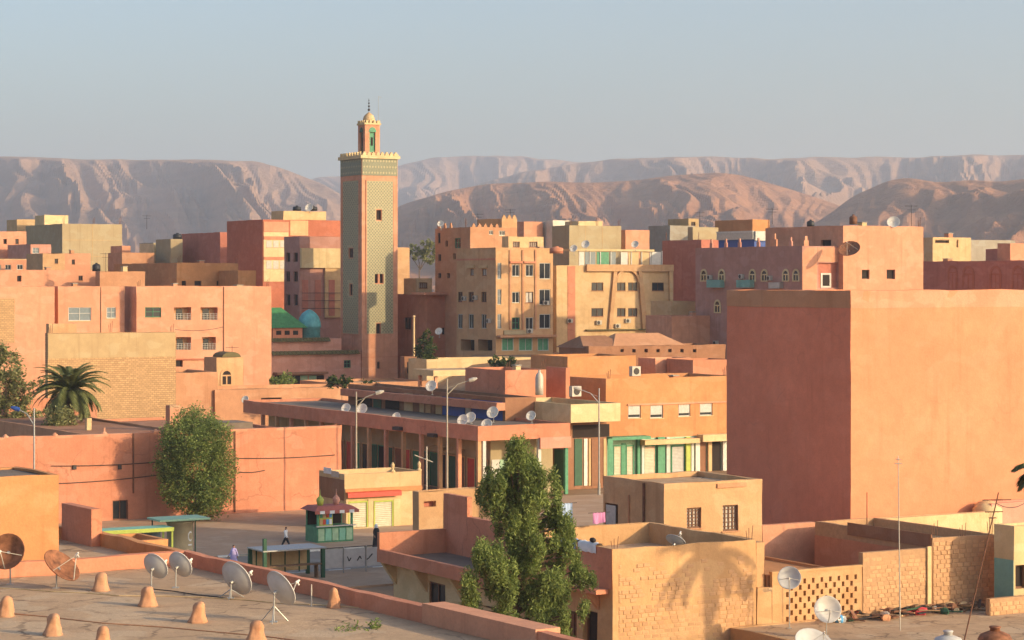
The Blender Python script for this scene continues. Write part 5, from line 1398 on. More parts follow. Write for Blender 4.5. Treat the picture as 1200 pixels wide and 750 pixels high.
# ------------------------------------------------------------------ the flat roof the photographer looks over
AF = math.radians(33); E1 = Vector((math.cos(AF), math.sin(AF))); E2 = Vector((-math.sin(AF), math.cos(AF)))
FO = Vector((wx(577, 71.3), 71.3))
def fpos(u, v): q = FO + E1 * u + E2 * v; return (q.x, q.y)
fr = B('mud_roof', 'house', 'broad mud-plastered flat roof with vent stubs and a salmon parapet', 'salmon', 0, 0, 0, pos=fpos(-34, -9), ztop=8.55, lu=34, lv=31, par=0.55, pt=0.35, ang=33, base=0, roof='roof_mud', amp=0.035, step=0.9)
B('mud_roof_step', 'house', 'lower roof terrace with stepped parapets beyond the mud roof', 'orange', 0, 0, 0, pos=fpos(-13, 22.05), ztop=8.5, lu=13, lv=11.5, par=0.55, pt=0.35, ang=33, base=0, roof='roof_mud', amp=0.04, step=0.9)
B('roof_wall', 'parapet_wall', 'short clay wall with one sunlit end on the roof terrace', 'salmon', 107, 96, 597, xl=72, lu=0.45, par=0.0, base=7.9, ang=33, cat='wall', roof='salmon', amp=0.05)
B('roof_block', 'roof_house', 'sunlit apricot roof house with a dark earth top', 'orange', -46, 86.5, 561, xr=69, lv=4.5, ang=33, base=0, par=0.1, roof='roof_grey', amp=0.04, step=0.9)
# mid step parapets beyond the terrace
B('street_step', 'parapet_wall', 'stepped apricot parapet beside the lime framed shelter', 'orange', 150, 103, 634, xl=118, xr=196, base=0, par=0.3, ang=33, lv=None, roof='roof_mud', amp=0.04)
rp = random.Random(5)
for k, (x, y) in enumerate(((8, 722), (63, 744), (119, 692), (174, 710), (233, 729), (301, 752), (392, 712), (121, 760))):
    D = depth_for(y, 8.0); o = empty('vent_stub', (wx(x, D), D, 8.0))
    tag(o, 'rounded mud vent stub on the flat mud roof' if k != 6 else 'rounded mud vent stub against the salmon parapet', 'vent', 'vent stubs on the mud roof')
    s_ = rp.uniform(0.66, 0.9)
    mb = MB(); mb.lathe([(0.43 * s_, -0.02), (0.36 * s_, 0.07), (0.28 * s_, 0.2), (0.24 * s_, 0.34), (0.25 * s_, 0.46), (0.235 * s_, 0.55), (0.17 * s_, 0.62), (0.09 * s_, 0.66), (0.01, 0.67)], 16, jit=0.4)
    mb.v = [(p[0] + 0.05 * q.x, p[1] + 0.05 * q.y, p[2] + 0.03 * q.z) for p in mb.v for q in (mnoise.noise_vector((p[0] * 4 + x, p[1] * 4 + y, p[2] * 4)),)]; part('stub', mb, 'clay', o, True)

ps = MB(); ps.box(33.62, 34.5, 9.0 - 3.0, 12.6, fr.h - 0.54, fr.h + 0.1); wobble(ps, 0.03, (1, 2)); part('parapet_step', ps, 'peach', fr.root)
for k, (pts) in enumerate((((-20, 688), (60, 693), (140, 698), (240, 700), (330, 707), (420, 712)), ((178, 690), (230, 697), (270, 702)), ((-20, 716), (120, 730), (260, 741), (360, 752)))):
    m = MB(); prev = None
    for (x, y) in pts:
        D = depth_for(y, 8.02); q = Vector((wx(x, D), D, 8.02))
        if prev is not None:
            md = (prev + q) / 2 + Vector((0.05, 0.12, 0)); m.tube(prev, md, 0.018, n=5, cap=False); m.tube(md, q, 0.018, n=5, cap=False)
        prev = q
    o = part('aerial_cable', m, ['cream', 'dark_metal', 'clay'][k], None); tag(o, ['pale aerial cable lying across the mud roof toward the dishes', 'dark aerial lead looping between the grey dishes', 'clay coloured hose lying across the mud roof among the vent stubs'][k], 'cable')

# ------------------------------------------------------------------ trees and plants
def pepper():
    r = random.Random(4); bl = []
    prof = [(524, 603, 610), (538, 592, 624), (552, 576, 642), (566, 564, 654), (584, 562, 658), (602, 578, 664), (620, 588, 666), (638, 590, 664), (656, 590, 674), (676, 592, 690), (698, 590, 684), (720, 588, 664), (745, 584, 668), (775, 580, 676)]
    for (y, x0, x1), (y2, a0, a1) in zip(prof, prof[1:]):
        n = max(2, int((x1 - x0) / 15))
        for k in range(n):
            t = (k + r.uniform(0.1, 0.9)) / n; yy = r.uniform(y, y2)
            f = (yy - y) / (y2 - y); l_, r_ = x0 + (a0 - x0) * f, x1 + (a1 - x1) * f
            q = r.uniform(6, 12); bl.append((l_ + (r_ - l_) * t, yy, q, q * r.uniform(0.9, 1.7)))
        if x1 - x0 > 50: bl.append(((x0 + x1) / 2 + r.uniform(-16, 16), r.uniform(y, y2), 14, 12))
        for x in (x0, x1): bl.append((x + r.uniform(-6, 6), r.uniform(y, y2), r.uniform(3, 6), r.uniform(6, 13)))
    for k in range(34):                                  # the separate lower lobe, standing a little forward
        yy = r.uniform(640, 775); hw = 9 + 20 * sstep(636, 690, yy); q = r.uniform(6, 11)
        bl.append((572 + r.uniform(-hw, hw), yy, q, q * r.uniform(1.0, 1.7), r.uniform(-2.6, -1.3)))
    tree('pepper_tree', 'tall feathery green tree rising in front of the terrace wing', 606, 103, bl, 'leaf_light', 0.055, 330, 0.2, zg=0.0, stretch=3.4, droop=0.9, deep=1.4, hang=1.8)
pepper()
tree('plane_tree', 'dense rounded street tree standing against the compound wall', 232, 182, [
  (228, 492, 22, 14), (212, 512, 24, 20), (250, 512, 22, 20), (230, 520, 32, 22), (202, 540, 20, 22), (258, 545, 20, 24), (230, 548, 36, 26), (208, 570, 22, 20), (252, 574, 24, 20), (230, 582, 32, 18), (240, 596, 22, 10)],
  'leaf_light', 0.09, 115, 0.2, stretch=2.3, droop=0.2)
tree('tamarisk_tree', 'dry grey-green tamarisk with wispy branches beside the date palm', 6, 212, [
  (-4, 412, 12, 16), (6, 432, 22, 20), (-6, 455, 28, 24), (22, 462, 16, 16), (4, 485, 30, 18), (30, 490, 18, 14), (12, 505, 30, 12), (44, 452, 9, 8)],
  'leaf_dry', 0.15, 26, 0.18, zg=0.0, stretch=3.0)
tree('shrub', 'olive rounded shrub under the date palm', 68, 200, [(62, 492, 14, 13), (76, 490, 14, 12), (70, 502, 20, 10)], 'leaf_dry', 0.14, 40, 0.1, zg=0.0, cat='shrub')
tree('cypress_bush', 'dark conical bush behind the pale mast by the minaret', 500, 292, [(500, 398, 8, 9), (498, 410, 12, 12), (502, 420, 12, 9)], 'leaf_dark', 0.2, 30, 0.15)
tree('far_tree', 'distant grey-green tree between the minaret and the stepped block', 492, 520, [(488, 292, 14, 7), (500, 290, 12, 8), (480, 299, 12, 6), (503, 300, 10, 9)], 'leaf_dry', 0.45, 5, 0.3, zg=10.0)
tree('hedge_plant', 'bright green potted bush in front of the mosque shop', 331, 285, [(326, 446, 9, 5), (336, 444, 9, 6), (331, 449, 12, 4)], 'leaf_light', 0.2, 30, 0.08, cat='shrub', zg=4.2, branch=False)
tree('hedge_plant', 'dark green clipped shrub by the mosque corner', 400, 262, [(392, 446, 9, 5), (404, 447, 9, 5), (398, 450, 12, 4)], 'leaf_dark', 0.2, 30, 0.08, cat='shrub', branch=False)
tree('hedge_plant', 'low green bush at the foot of the minaret', 433, 248, [(430, 450, 8, 5), (438, 452, 7, 4)], 'leaf_dark', 0.2, 30, 0.08, cat='shrub', branch=False)
tree('hedge_plant', 'dark spiky shrub in front of the corner flats', 588, 274, [(582, 424, 9, 6), (594, 425, 10, 6), (588, 430, 14, 5)], 'leaf_dark', 0.2, 30, 0.08, cat='shrub', branch=False)
tree('roof_weed', 'sprawling green weed growing in the corner of the mud roof', 420, 73, [(410, 742, 22, 7), (432, 745, 18, 8), (398, 748, 14, 5), (425, 752, 28, 6), (440, 733, 6, 6)], 'leaf_light', 0.045, 260, 0.02, zg=8.0, cat='plant', stretch=3.0, branch=False)
tree('roof_weed', 'thin sprig sprouting beside the salmon parapet', 441, 77, [(441, 722, 7, 6), (446, 717, 5, 4)], 'leaf_light', 0.04, 500, 0.02, zg=8.0, cat='plant', stretch=3.0, branch=False)
def palm(px, py, D, label, zg, nf=34, flen=3.6, seed=3, skirt=True):
    r = random.Random(seed); x0 = wx(px, D); zt = wz(py, D)
    root = empty('date_palm', (x0, D, zg)); tag(root, label, 'palm')
    h = zt - zg; tb = MB(); p = Vector((0, 0, -0.1)); n = 14
    for k in range(n):
        q = Vector((0.06 * math.sin(k), 0.05 * math.cos(k * 1.3), h * (k + 1) / n)); tb.tube(p, q, 0.28 if k % 2 else 0.24, 0.24, 9, cap=False); p = q
    part('trunk', tb, 'bark', root)
    for k in range(nf):
        az = k * 2.399 + r.uniform(-0.2, 0.2); el = math.radians(r.uniform(-35, 82) if skirt else r.uniform(0, 75)); Lf = flen * r.uniform(0.8, 1.1)
        mb = MB(); c = Vector((math.cos(az), math.sin(az), 0)); pos = Vector((0, 0, h)); dirn = el; m = 9; prev = pos
        side = Vector((-math.sin(az), math.cos(az), 0))
        for j in range(m):
            dirn = el - (j / m) ** 1.3 * 1.5
            nxt = prev + (c * math.cos(dirn) + Vector((0, 0, 1)) * math.sin(dirn)) * (Lf / m)
            mb.tube(prev, nxt, 0.035 * (1 - j / m) + 0.006, 0.035 * (1 - (j + 1) / m) + 0.006, 4, cap=False)
            for q in range(6):
                b0 = prev.lerp(nxt, q / 6); t = (j + q / 6) / m; ll = 0.62 * math.sin(math.pi * (0.12 + 0.85 * t)) + 0.08
                fw = (nxt - prev).normalized()
                for sg in (-1, 1):
                    tip = b0 + (side * sg * 0.72 + fw * 0.6 + Vector((0, 0, -0.25))) * ll
                    mb.add([b0 - fw * 0.05, b0 + fw * 0.05, tip], [(0, 1, 2)])
            prev = nxt
        part('frond', mb, 'leaf_palm', root)
    return root
palm(82, 458, 204, 'date palm with arching fronds inside the compound', 0.0, 96, 3.8)
palm(1231, 552, 95, 'palm crown drooping beside the leaning aerial', 0.0, 24, 1.9, 9, False)

# ------------------------------------------------------------------ satellite dishes
back_ax = (0.45, 0.78, 0.42)
def ydish(px, py, yfoot, dia, ax, mat, label, zr=8.0, stand='mast'):
    D = depth_for(yfoot, zr); return dish(px, py, D, dia, ax, mat, label, z_foot=zr, stand=stand)
ydish(183, 663, 692, 0.98, back_ax, 'dish_grey', 'grey satellite dish, first of three in a row on the mud roof edge')
ydish(212, 661, 688, 0.98, (0.5, 0.76, 0.4), 'dish_grey', 'grey satellite dish between two others in a row on the mud roof')
ydish(278, 677, 700, 1.28, (0.56, 0.72, 0.42), 'dish_grey', 'large grey satellite dish with a pale feed arm over the salmon parapet', stand='tripod')
ydish(330, 689, 728, 1.25, (0.66, 0.62, 0.45), 'dish_grey', 'tilted grey satellite dish on a splayed tripod', stand='tripod')
ydish(73, 662, 690, 1.45, (0.62, -0.30, 0.72), 'dish_rust', 'rusty brown satellite dish tipped skyward on the mud roof')
ydish(8, 646, 686, 1.3, (-0.15, -0.9, 0.35), 'dish_rust', 'reddish brown satellite dish against the apricot roof house')
for (x, y, D, dia, ax, m, l, zf) in (
    (925, 677, 113.0, 1.12, (-0.12, -0.85, 0.32), 'dish_grey', 'weathered pale dish on a pole beside the pierced screen', ZR),
    (970, 714, 110.5, 1.28, (0.05, -0.9, 0.28), 'dish_white', 'pale dish standing below the pierced screen', ZR),
    (955, 754, 106.5, 1.9, (0.25, -0.55, 0.75), 'dish_grey', 'wide upturned grey dish on the scrap-strewn roof', ZR),
    (792, 633, 115.0, 1.0, (0.35, 0.5, 0.75), 'dish_grey', 'grey dish half hidden by the block house parapet', 5.2),
    (995, 291, 281.0, 2.7, (-0.25, -0.62, 0.75), 'dish_rust', 'very large rusty dish on the mauve house front roof', 22.4),
    (1047, 260, 288.0, 1.6, (-0.2, -0.8, 0.5), 'dish_white', 'white dish on top of the peach upper storey', 25.5)):
    dish(x, y, D, dia, ax, m, l, z_foot=zf)
for (x, y, D, dia, l) in ((405, 478, 226, 0.95, 'pale dish near the tail end of the arcade roof'), (424, 479, 221, 1.05, 'pale dish behind the first lamp post on the arcade roof'), (464, 488, 216, 0.8, 'half sunk pale dish on the arcade roof edge'),
                          (505, 452, 222, 1.1, 'white dish on the set-back roof storey'), (542, 492, 204, 1.0, 'front dish of a close pair on the arcade roof'), (551, 489, 207, 1.0, 'rear dish of a close pair on the arcade roof'),
                          (577, 483, 209, 1.1, 'white dish before the deep blue panels'), (570, 497, 202.5, 1.0, 'pale dish at the arcade corner parapet'), (622, 487, 208, 0.9, 'dull dish against the cream balcony block'), (287, 468, 246, 0.8, 'tiny white dish on the long courtyard house')):
    dish(x, y, D, dia, (-0.35, -0.8, 0.42), 'dish_white', l, z_foot=None if l.startswith(('tiny', 'white dish on')) else 6.2)
for (x, y, D, dia, l) in ((672, 291, 304, 1.0, 'small pale dish at the end of the glazed roof terrace'), (686, 286, 304, 1.1, 'white dish over the glazed roof terrace screen'), (744, 286, 305, 1.0, 'pale dish beside the bright peach cube'), (362, 243, 380, 1.4, 'round white dish on the yellow roof room'),
                          (516, 262, 322, 0.9, 'little dish on the shaded edge of the stepped clay block'), (514, 388, 312, 1.0, 'dish on the mauve-brown balcony house')):
    dish(x, y, D, dia, (-0.3, -0.82, 0.45), 'dish_white', l)

# ------------------------------------------------------------------ aerials, masts, lamps
antenna(1055, 738, 534, 112.5, 'slender pale aerial pole with small crossed arms above the scrap roof', 0.03, -0.012, ((0.045, 0.35), (0.02, 0.2)), 'steel_pale', ZR)
antenna(1016, 614, 577, 127, 'short bare pipe standing at the timber edge of the block house', 0.03, 0, None, 'rust', 4.5, 'roof_pipe')
antenna(1129, 756, 577, 109, 'dark leaning aerial pole with a long side arm', 0.035, 0.235, ((0.05, 1.4), (0.13, 0.9), (0.17, 0.3)), 'rust', ZR)
antenna(365, 716, 685, 78, 'thin white pipe against the salmon parapet of the mud roof', 0.025, 0, None, 'steel_pale', 8.0, 'roof_pipe')
for (x, yb, yt, D, l) in ((172, 268, 252, 420, 'dark rooftop aerial in front of the mesa shadow'), (124, 318, 296, 338, 'thin roof aerial beside the peach roof room'), (1068, 264, 240, 290, 'thin white aerial on the peach upper storey'), (272, 440, 405, 285, 'service aerial on the orange loggia building'),
                          (560, 268, 250, 330, 'small aerial over the stepped clay block'), (820, 270, 248, 360, 'slim aerial among the olive far houses'), (905, 262, 244, 300, 'branched aerial over the brown flank'), (598, 262, 245, 332, 'aerial on the crenellated stair tower')):
    antenna(x, yb, yt, D, l, 0.035, 0, ((0.06, 1.6), (0.25, 1.1)), 'dark_metal')
def lamp(px, ybase_z, ytop, D, label, arm=1, mat='lamp_paint', head='steel_pale', arm_len=1.7):
    x = wx(px, D); zt = wz(ytop, D); root = empty('street_lamp', (x, D, ybase_z)); tag(root, label, 'street lamp')
    h = zt - ybase_z
    mb = MB(); mb.tube((0, 0, -0.05), (0, 0, 1.0), 0.12, 0.12, 10); mb.tube((0, 0, 1.0), (0, 0, h), 0.085, 0.055, 10); part('pole', mb, mat, root)
    ab = MB(); ab.tube((0, 0, h - 1.3), (0.75 * arm * arm_len / 1.7, 0, h - 0.45), 0.045, 0.04, 8); ab.tube((0.75 * arm * arm_len / 1.7, 0, h - 0.45), (arm * arm_len, 0, h - 0.1), 0.04, 0.035, 8)
    ab.tube((0, 0, h - 0.75), (0.6 * arm, 0, h - 0.55), 0.02, n=6); part('arm', ab, mat, root)
    hb_ = MB(); hb_.lathe([(0.03, -0.05), (0.16, 0.0), (0.17, 0.35), (0.1, 0.62), (0.02, 0.68)], 10, (arm * arm_len - 0.1 * arm, 0, h - 0.13), (arm, 0, 0.28)); part('lamp_head', hb_, head, root)
lamp(417.5, 0.12, 459, 187, 'tall pale street lamp at the mouth of the arcade alley')
lamp(524, 0.12, 444, 188, 'tallest pale street lamp in front of the arcade columns', arm_len=1.9)
lamp(702, 0.12, 455, 204, 'slim green-grey street lamp before the cream balcony block', -1, 'steel', 'steel_pale')
lamp(40, 0.12, 478, 172, 'street lamp with a dark blue head beside the compound wall', -1, 'steel', 'blue', 1.2)
ms = empty('flag_mast', (wx(485, 300), 300, gz(wx(485, 300), 300))); tag(ms, 'plain pale mast standing between the minaret and the conical bush', 'mast')
mb = MB(); mb.tube((0, 0, -0.1), (0, 0, wz(372, 300) - gz(wx(485, 300), 300)), 0.16, 0.13, 10); part('pole', mb, 'cream', ms); mb = MB(); mb.lathe([(0.05, 0), (0.2, 0.05), (0.2, 0.2), (0.03, 0.3)], 10, (0, 0, wz(372, 300) - gz(wx(485, 300), 300))); part('cap', mb, 'cream', ms)
mp = empty('sign_post', (wx(500, 191), 191, 0.12)); tag(mp, 'thin pale post with a cross arm beside the arcade columns', 'post')
mb = MB(); mb.tube((0, 0, 0), (0, 0, 5.2), 0.06, n=8); part('post', mb, 'steel_pale', mp); mb = MB(); mb.tube((-1.0, 0, 4.5), (0.5, 0.3, 3.9), 0.04, n=6); part('arm', mb, 'steel_pale', mp)

# ------------------------------------------------------------------ air conditioners and tanks
for (x, y, l) in ((667, 376, 'air conditioner on the red painted stripe'), (701, 378, 'air conditioner under the first brown window pair of the arch front'), (735, 376, 'air conditioner inside the foot of the blind arch'), (723, 382, 'lowest air conditioner at the foot of the blind arch'), (765, 376, 'upper air conditioner beside the leaning pilaster'), (760, 382, 'lower air conditioner beside the leaning pilaster')):
    ac_unit(BL['arch_front'], 'R', x, y, l)
for (f, x, y, l) in (('L', 545, 350, 'air conditioner beside the middle dark window of the corner flats'), ('L', 558, 349, 'air conditioner between two dark windows of the corner flats'), ('L', 574, 376, 'white air conditioner near the corner of the flats'), ('R', 639, 355, 'air conditioner under a white window of the corner flats'), ('R', 620, 388, 'air conditioner above the green shop doors')):
    ac_unit(BL['flats'], f, x, y, l)
for (x, y, l) in ((833, 325, 'air conditioner over the teal balcony of the mauve house'), (870, 324, 'air conditioner beside the second teal balcony'), (903, 326, 'air conditioner over the grey balcony'), (840, 402, 'air conditioner low on the mauve house wall')):
    ac_unit(BL['mauve'], 'L', x, y, l)
def roof_ac(px, py, D, label, ang=30):
    p = at(px, py, D); root = empty('cooling_unit', p, math.radians(ang)); tag(root, label, 'air conditioner')
    mb = MB(); mb.box(-0.5, 0.5, -0.3, 0.3, 0.05, 1.0); part('casing', mb, 'steel_pale', root); mb = MB(); mb.lathe([(0.34, 0), (0.34, 0.02), (0.28, 0.03)], 16, (0, -0.302, 0.52), (0, -1, 0)); part('fan_grille', mb, 'dark_metal', root)
    mb = MB(); mb.box(-0.48, 0.48, -0.28, 0.28, 0, 0.05); part('foot', mb, 'rust', root)
roof_ac(744, 441, 231, 'pale cooling unit on the shop house roof'); roof_ac(674, 465, 216, 'cooling unit behind the cream balcony block')
def tank(px, py, D, label, r=0.55, h=1.1, mat='tank_black'):
    p = at(px, py, D); root = empty('water_tank', p); tag(root, label, 'water tank')
    mb = MB(); mb.lathe([(r, 0), (r, h * 0.3), (r * 1.03, h * 0.32), (r, h * 0.36), (r, h * 0.7), (r * 0.8, h * 0.85), (r * 0.3, h * 0.93), (r * 0.3, h)], 16); part('tank', mb, mat, root, True)
    mb = MB(); mb.lathe([(r * 0.32, h), (r * 0.32, h + 0.05), (0.02, h + 0.07)], 12); part('lid', mb, mat, root)
tank(208, 280, 405, 'black water tank beside the windowless deep red cube', 0.8, 1.0); tank(113, 318, 339, 'dark water tank beside a chimney on the wide peach roof', 0.6, 1.2)
tank(348, 247, 380, 'dark tank at the edge of the yellow roof room', 0.7, 0.8); tank(367, 247, 381, 'dark tank beside the round white dish', 0.7, 0.8); tank(950, 266, 300, 'dark tank over the brown flank', 0.5, 0.9)
tank(1000, 263, 290, 'brown tank on the peach upper storey', 0.5, 1.2, 'rust'); tank(632, 463, 216, 'tall grey cylinder tank beside the narrow stair hut', 0.38, 2.3, 'steel_pale'); tank(652, 297, 304, 'clay coloured tank behind the red painted stripe', 0.9, 0.9, 'salmon')
def jar(px, py, D, dia, mat, label):
    p = at(px, py, D); root = empty('clay_jar', (p.x, p.y, ZR)); tag(root, label, 'jar'); r = dia / 2; h = p.z - ZR
    mb = MB(); mb.lathe([(r * 0.6, 0), (r * 0.9, h * 0.35), (r, h * 0.6), (r * 0.85, h * 0.82), (r * 0.5, h * 0.94), (r * 0.3, h)], 18); part('body', mb, mat, root, True)
    mb = MB(); mb.lathe([(r * 0.3, h), (r * 0.28, h + 0.12), (r * 0.34, h + 0.14), (r * 0.34, h + 0.2), (r * 0.1, h + 0.2)], 14); part('neck', mb, mat, root, True)
jar(1166, 739, 106, 1.6, 'dish_rust', 'dark brown domed clay tank with a short neck on the scrap roof')
jar(1111, 744, 106, 1.4, 'dish_grey', 'greyish domed clay tank beside the leaning aerial')

# ------------------------------------------------------------------ kiosk, shelter, stall, hoarding
def kiosk():
    D = 168.0; root = empty('kiosk', (wx(386, D), D, 0.12), A30); tag(root, 'small green street kiosk with red-white scalloped roof and onion finials', 'kiosk')
    w, d = 2.9, 2.0
    mb = MB(); mb.box(-w / 2, w / 2, -d / 2, d / 2, 0, 1.15); part('counter', mb, 'green', root)
    for k in range(5):
        m = MB(); m.box(-w / 2 + 0.08 + k * 0.56, -w / 2 + 0.56 + k * 0.56, -d / 2 - 0.04, -d / 2 - 0.002, 0.12, 1.0); part('counter_panel', m, 'mint' if k % 2 else 'pale_green', root)
    m = MB(); m.box(-w / 2 - 0.12, w / 2 + 0.12, -d / 2 - 0.25, -d / 2 - 0.05, 1.15, 1.22); part('shelf', m, 'frame_white', root)
    for sx in (-1, 1):
        for sy in (-1, 1):
            m = MB(); m.box(sx * (w / 2 - 0.09) - 0.07, sx * (w / 2 - 0.09) + 0.07, sy * (d / 2 - 0.09) - 0.07, sy * (d / 2 - 0.09) + 0.07, 1.15, 2.3); part('post', m, 'green', root)
    m = MB(); m.box(-w / 2 + 0.1, w / 2 - 0.1, d / 2 - 0.2, d / 2 - 0.1, 1.15, 2.3); part('back_panel', m, 'void', root)
    m = MB(); m.box(-w / 2 + 0.17, -0.2, -d / 2 + 0.02, -d / 2 + 0.09, 1.15, 2.28); part('goods_panel', m, 'lime', root)
    for k in range(8):
        m = MB(); x = -w / 2 + 0.22 + (k % 4) * 0.25; z = 1.3 + (k // 4) * 0.5; m.box(x, x + 0.2, -d / 2 - 0.02, -d / 2 + 0.018, z, z + 0.38); part('poster', m, ['yellow', 'red', 'sky_blue', 'cloth_white', 'green'][k % 5], root)
    rb = MB(); e = 0.32
    rb.add([(-w / 2 - e, -d / 2 - e, 2.3), (w / 2 + e, -d / 2 - e, 2.3), (w / 2 + e, d / 2 + e, 2.3), (-w / 2 - e, d / 2 + e, 2.3), (-w / 2 + 0.1, -d / 2 + 0.1, 2.6), (w / 2 - 0.1, -d / 2 + 0.1, 2.6), (w / 2 - 0.1, d / 2 - 0.1, 2.6), (-w / 2 + 0.1, d / 2 - 0.1, 2.6)],
           [(0, 1, 5, 4), (1, 2, 6, 5), (2, 3, 7, 6), (3, 0, 4, 7), (4, 5, 6, 7), (3, 2, 1, 0)]); part('roof', rb, 'faded_red', root)
    for k in range(9):
        m = MB(); x = -w / 2 - e + k * (w + 2 * e) / 9; m.box(x, x + (w + 2 * e) / 9 - 0.02, -d / 2 - e - 0.03, -d / 2 - e, 2.1, 2.32); part('valance', m, 'cloth_white' if k % 2 else 'faded_red', root)
    for x, c in ((-0.75, 'lime'), (0.55, 'pink')):
        m = MB(); m.lathe([(0.2, 2.58), (0.24, 2.8), (0.28, 2.95), (0.24, 3.1), (0.1, 3.25), (0.03, 3.35), (0.015, 3.75)], 12, (x, 0, 0)); part('onion_finial', m, c, root, True)
kiosk()
def shelter():
    D = 152.0; root = empty('bus_shelter', (wx(157, D), D, 0.12), A30); tag(root, 'bus shelter with mint roof, lime frame and patterned back panel', 'bus shelter')
    w = 4.9; m = MB(); m.box(-w / 2, w / 2, -0.9, 0.9, 2.45, 2.62); part('roof', m, 'mint', root)
    for x in (-w / 2 + 0.05, w / 2 - 0.15):
        for y in (-0.85, 0.75): m = MB(); m.box(x, x + 0.12, y, y + 0.1, 0, 2.445); part('post', m, 'lime', root)
    m = MB(); m.box(-w / 2, w / 2, -0.93, -0.903, 2.38, 2.64); part('fascia', m, 'lime', root)
    for k in range(3):
        m = MB(); m.box(-w / 2 + 0.2 + 1.5 * k, -w / 2 + 1.62 + 1.5 * k, 0.78, 0.83, 0.5, 2.3); part('back_panel', m, 'glass_sky' if k != 1 else 'dark_green', root)
    m = MB(); m.box(-1.8, 1.8, 0.35, 0.75, 0.4, 0.46); part('bench_seat', m, 'wood', root)
    for x in (-1.6, 1.5): m = MB(); m.box(x, x + 0.1, 0.45, 0.7, 0, 0.4); part('bench_leg', m, 'dark_metal', root)
    D = 155.5; root = empty('advert_column', (wx(211, D), D, 0.12), A30); tag(root, 'olive advertising drum lettered with a white C under a pale canopy', 'advert')
    m = MB(); m.lathe([(0.95, 0), (0.95, 0.3), (0.88, 0.32), (0.88, 2.6), (0.95, 2.62), (0.95, 2.75), (0.05, 2.8)], 20, (0, 0, 0)); part('drum', m, 'olive', root, True)
    m = MB(); m.box(-1.9, 1.7, -1.2, 1.2, 2.85, 2.97); part('canopy', m, 'pale_green', root)
    for x in (-1.6, 1.5): m = MB(); m.tube((x, 1.0, 0), (x, 1.0, 2.85), 0.05, n=8); part('post', m, 'dark_green', root)
    # the letter, wrapped on the drum
    m = MB(); R = 0.9; n = 14; vs = []
    for i in range(n + 1):
        t = math.radians(50 + 260 * i / n)
        for rr in (0.34, 0.24):
            a = rr * 0.62 * math.cos(t); z = 1.75 + rr * math.sin(t); th = a / R - math.radians(62); vs.append((R * math.cos(th) , R * math.sin(th), z))
    m.add(vs, [(2 * i, 2 * i + 1, 2 * i + 3, 2 * i + 2) for i in range(n)]); part('letter', m, 'paper', root)
    m = MB(); vs = []
    for a in (-0.2, 0.2):
        for z in (1.12, 1.22): th = a / R - math.radians(62); vs.append((R * math.cos(th), R * math.sin(th), z))
    m.add(vs, [(0, 2, 3, 1)]); part('letter_bar', m, 'paper', root)
shelter()
def stall():
    D = 147.0; root = empty('market_stall', (wx(336, D), D, 0.12), A30); tag(root, 'market stall with flat grey sheet roof on dark green posts', 'stall')
    w = 4.4; m = MB(); m.box(-w / 2, w / 2, -1.3, 1.3, 1.86, 1.94); part('roof', m, 'steel', root)
    for x in (-w / 2 + 0.05, w / 2 - 0.3):
        for y in (-1.25, 1.05): m = MB(); m.box(x, x + 0.22, y, y + 0.2, 0, 1.856 if x > 0 or y > 0 else 2.7); part('post', m, 'dark_green', root)
    m = MB(); m.box(-w / 2 + 0.3, w / 2 - 0.32, 1.02, 1.1, 0.3, 1.8); part('back_panel', m, 'cream', root)
    for k in range(4): m = MB(); m.box(-1.7 + k * 1.0, -1.64 + k * 1.0, 0.95, 1.018, 0.2, 1.82); part('batten', m, 'dark_green', root)
    m = MB(); m.box(-w / 2 + 0.3, w / 2 - 0.3, -1.22, -0.6, 0.85, 0.92); part('counter', m, 'wood', root)
    for x in (-1.7, 1.6): m = MB(); m.box(x, x + 0.1, -1.1, -0.7, 0, 0.85); part('counter_leg', m, 'wood', root)
    # hoarding
    D = 148.5; root = empty('hoarding', (wx(376, D), D, 0.12), A30); tag(root, 'long low grey-white hoarding with dark scribbled marks by the road', 'hoarding')
    for k in range(4):
        m = MB(); m.box(k * 1.62, k * 1.62 + 1.6, 0, 0.06, 0.35, 1.55); part('panel', m, 'dish_grey', root); m = MB(); m.box(k * 1.62 - 0.04, k * 1.62 + 0.02, -0.02 - 0.04, -0.002, 0, 1.7); part('post', m, 'steel', root)
    m = MB(); m.tube((0, -0.03, 1.66), (6.5, -0.03, 1.66), 0.03, n=6); part('rail', m, 'dark_metal', root)
    for x, q in ((1.9, ((0, .3), (.12, 0), (.25, .2))), (2.6, ((0, 0), (.2, .28), (.3, .1))), (3.25, ((0, 0), (.2, .12), (.45, .38)))):
        m = MB()
        for a, b_ in zip(q, q[1:]): m.tube((x + a[0], -0.008, 0.75 + a[1]), (x + b_[0], -0.008, 0.75 + b_[1]), 0.035, n=5)
        part('painted_mark', m, 'cloth_dark', root)
stall()

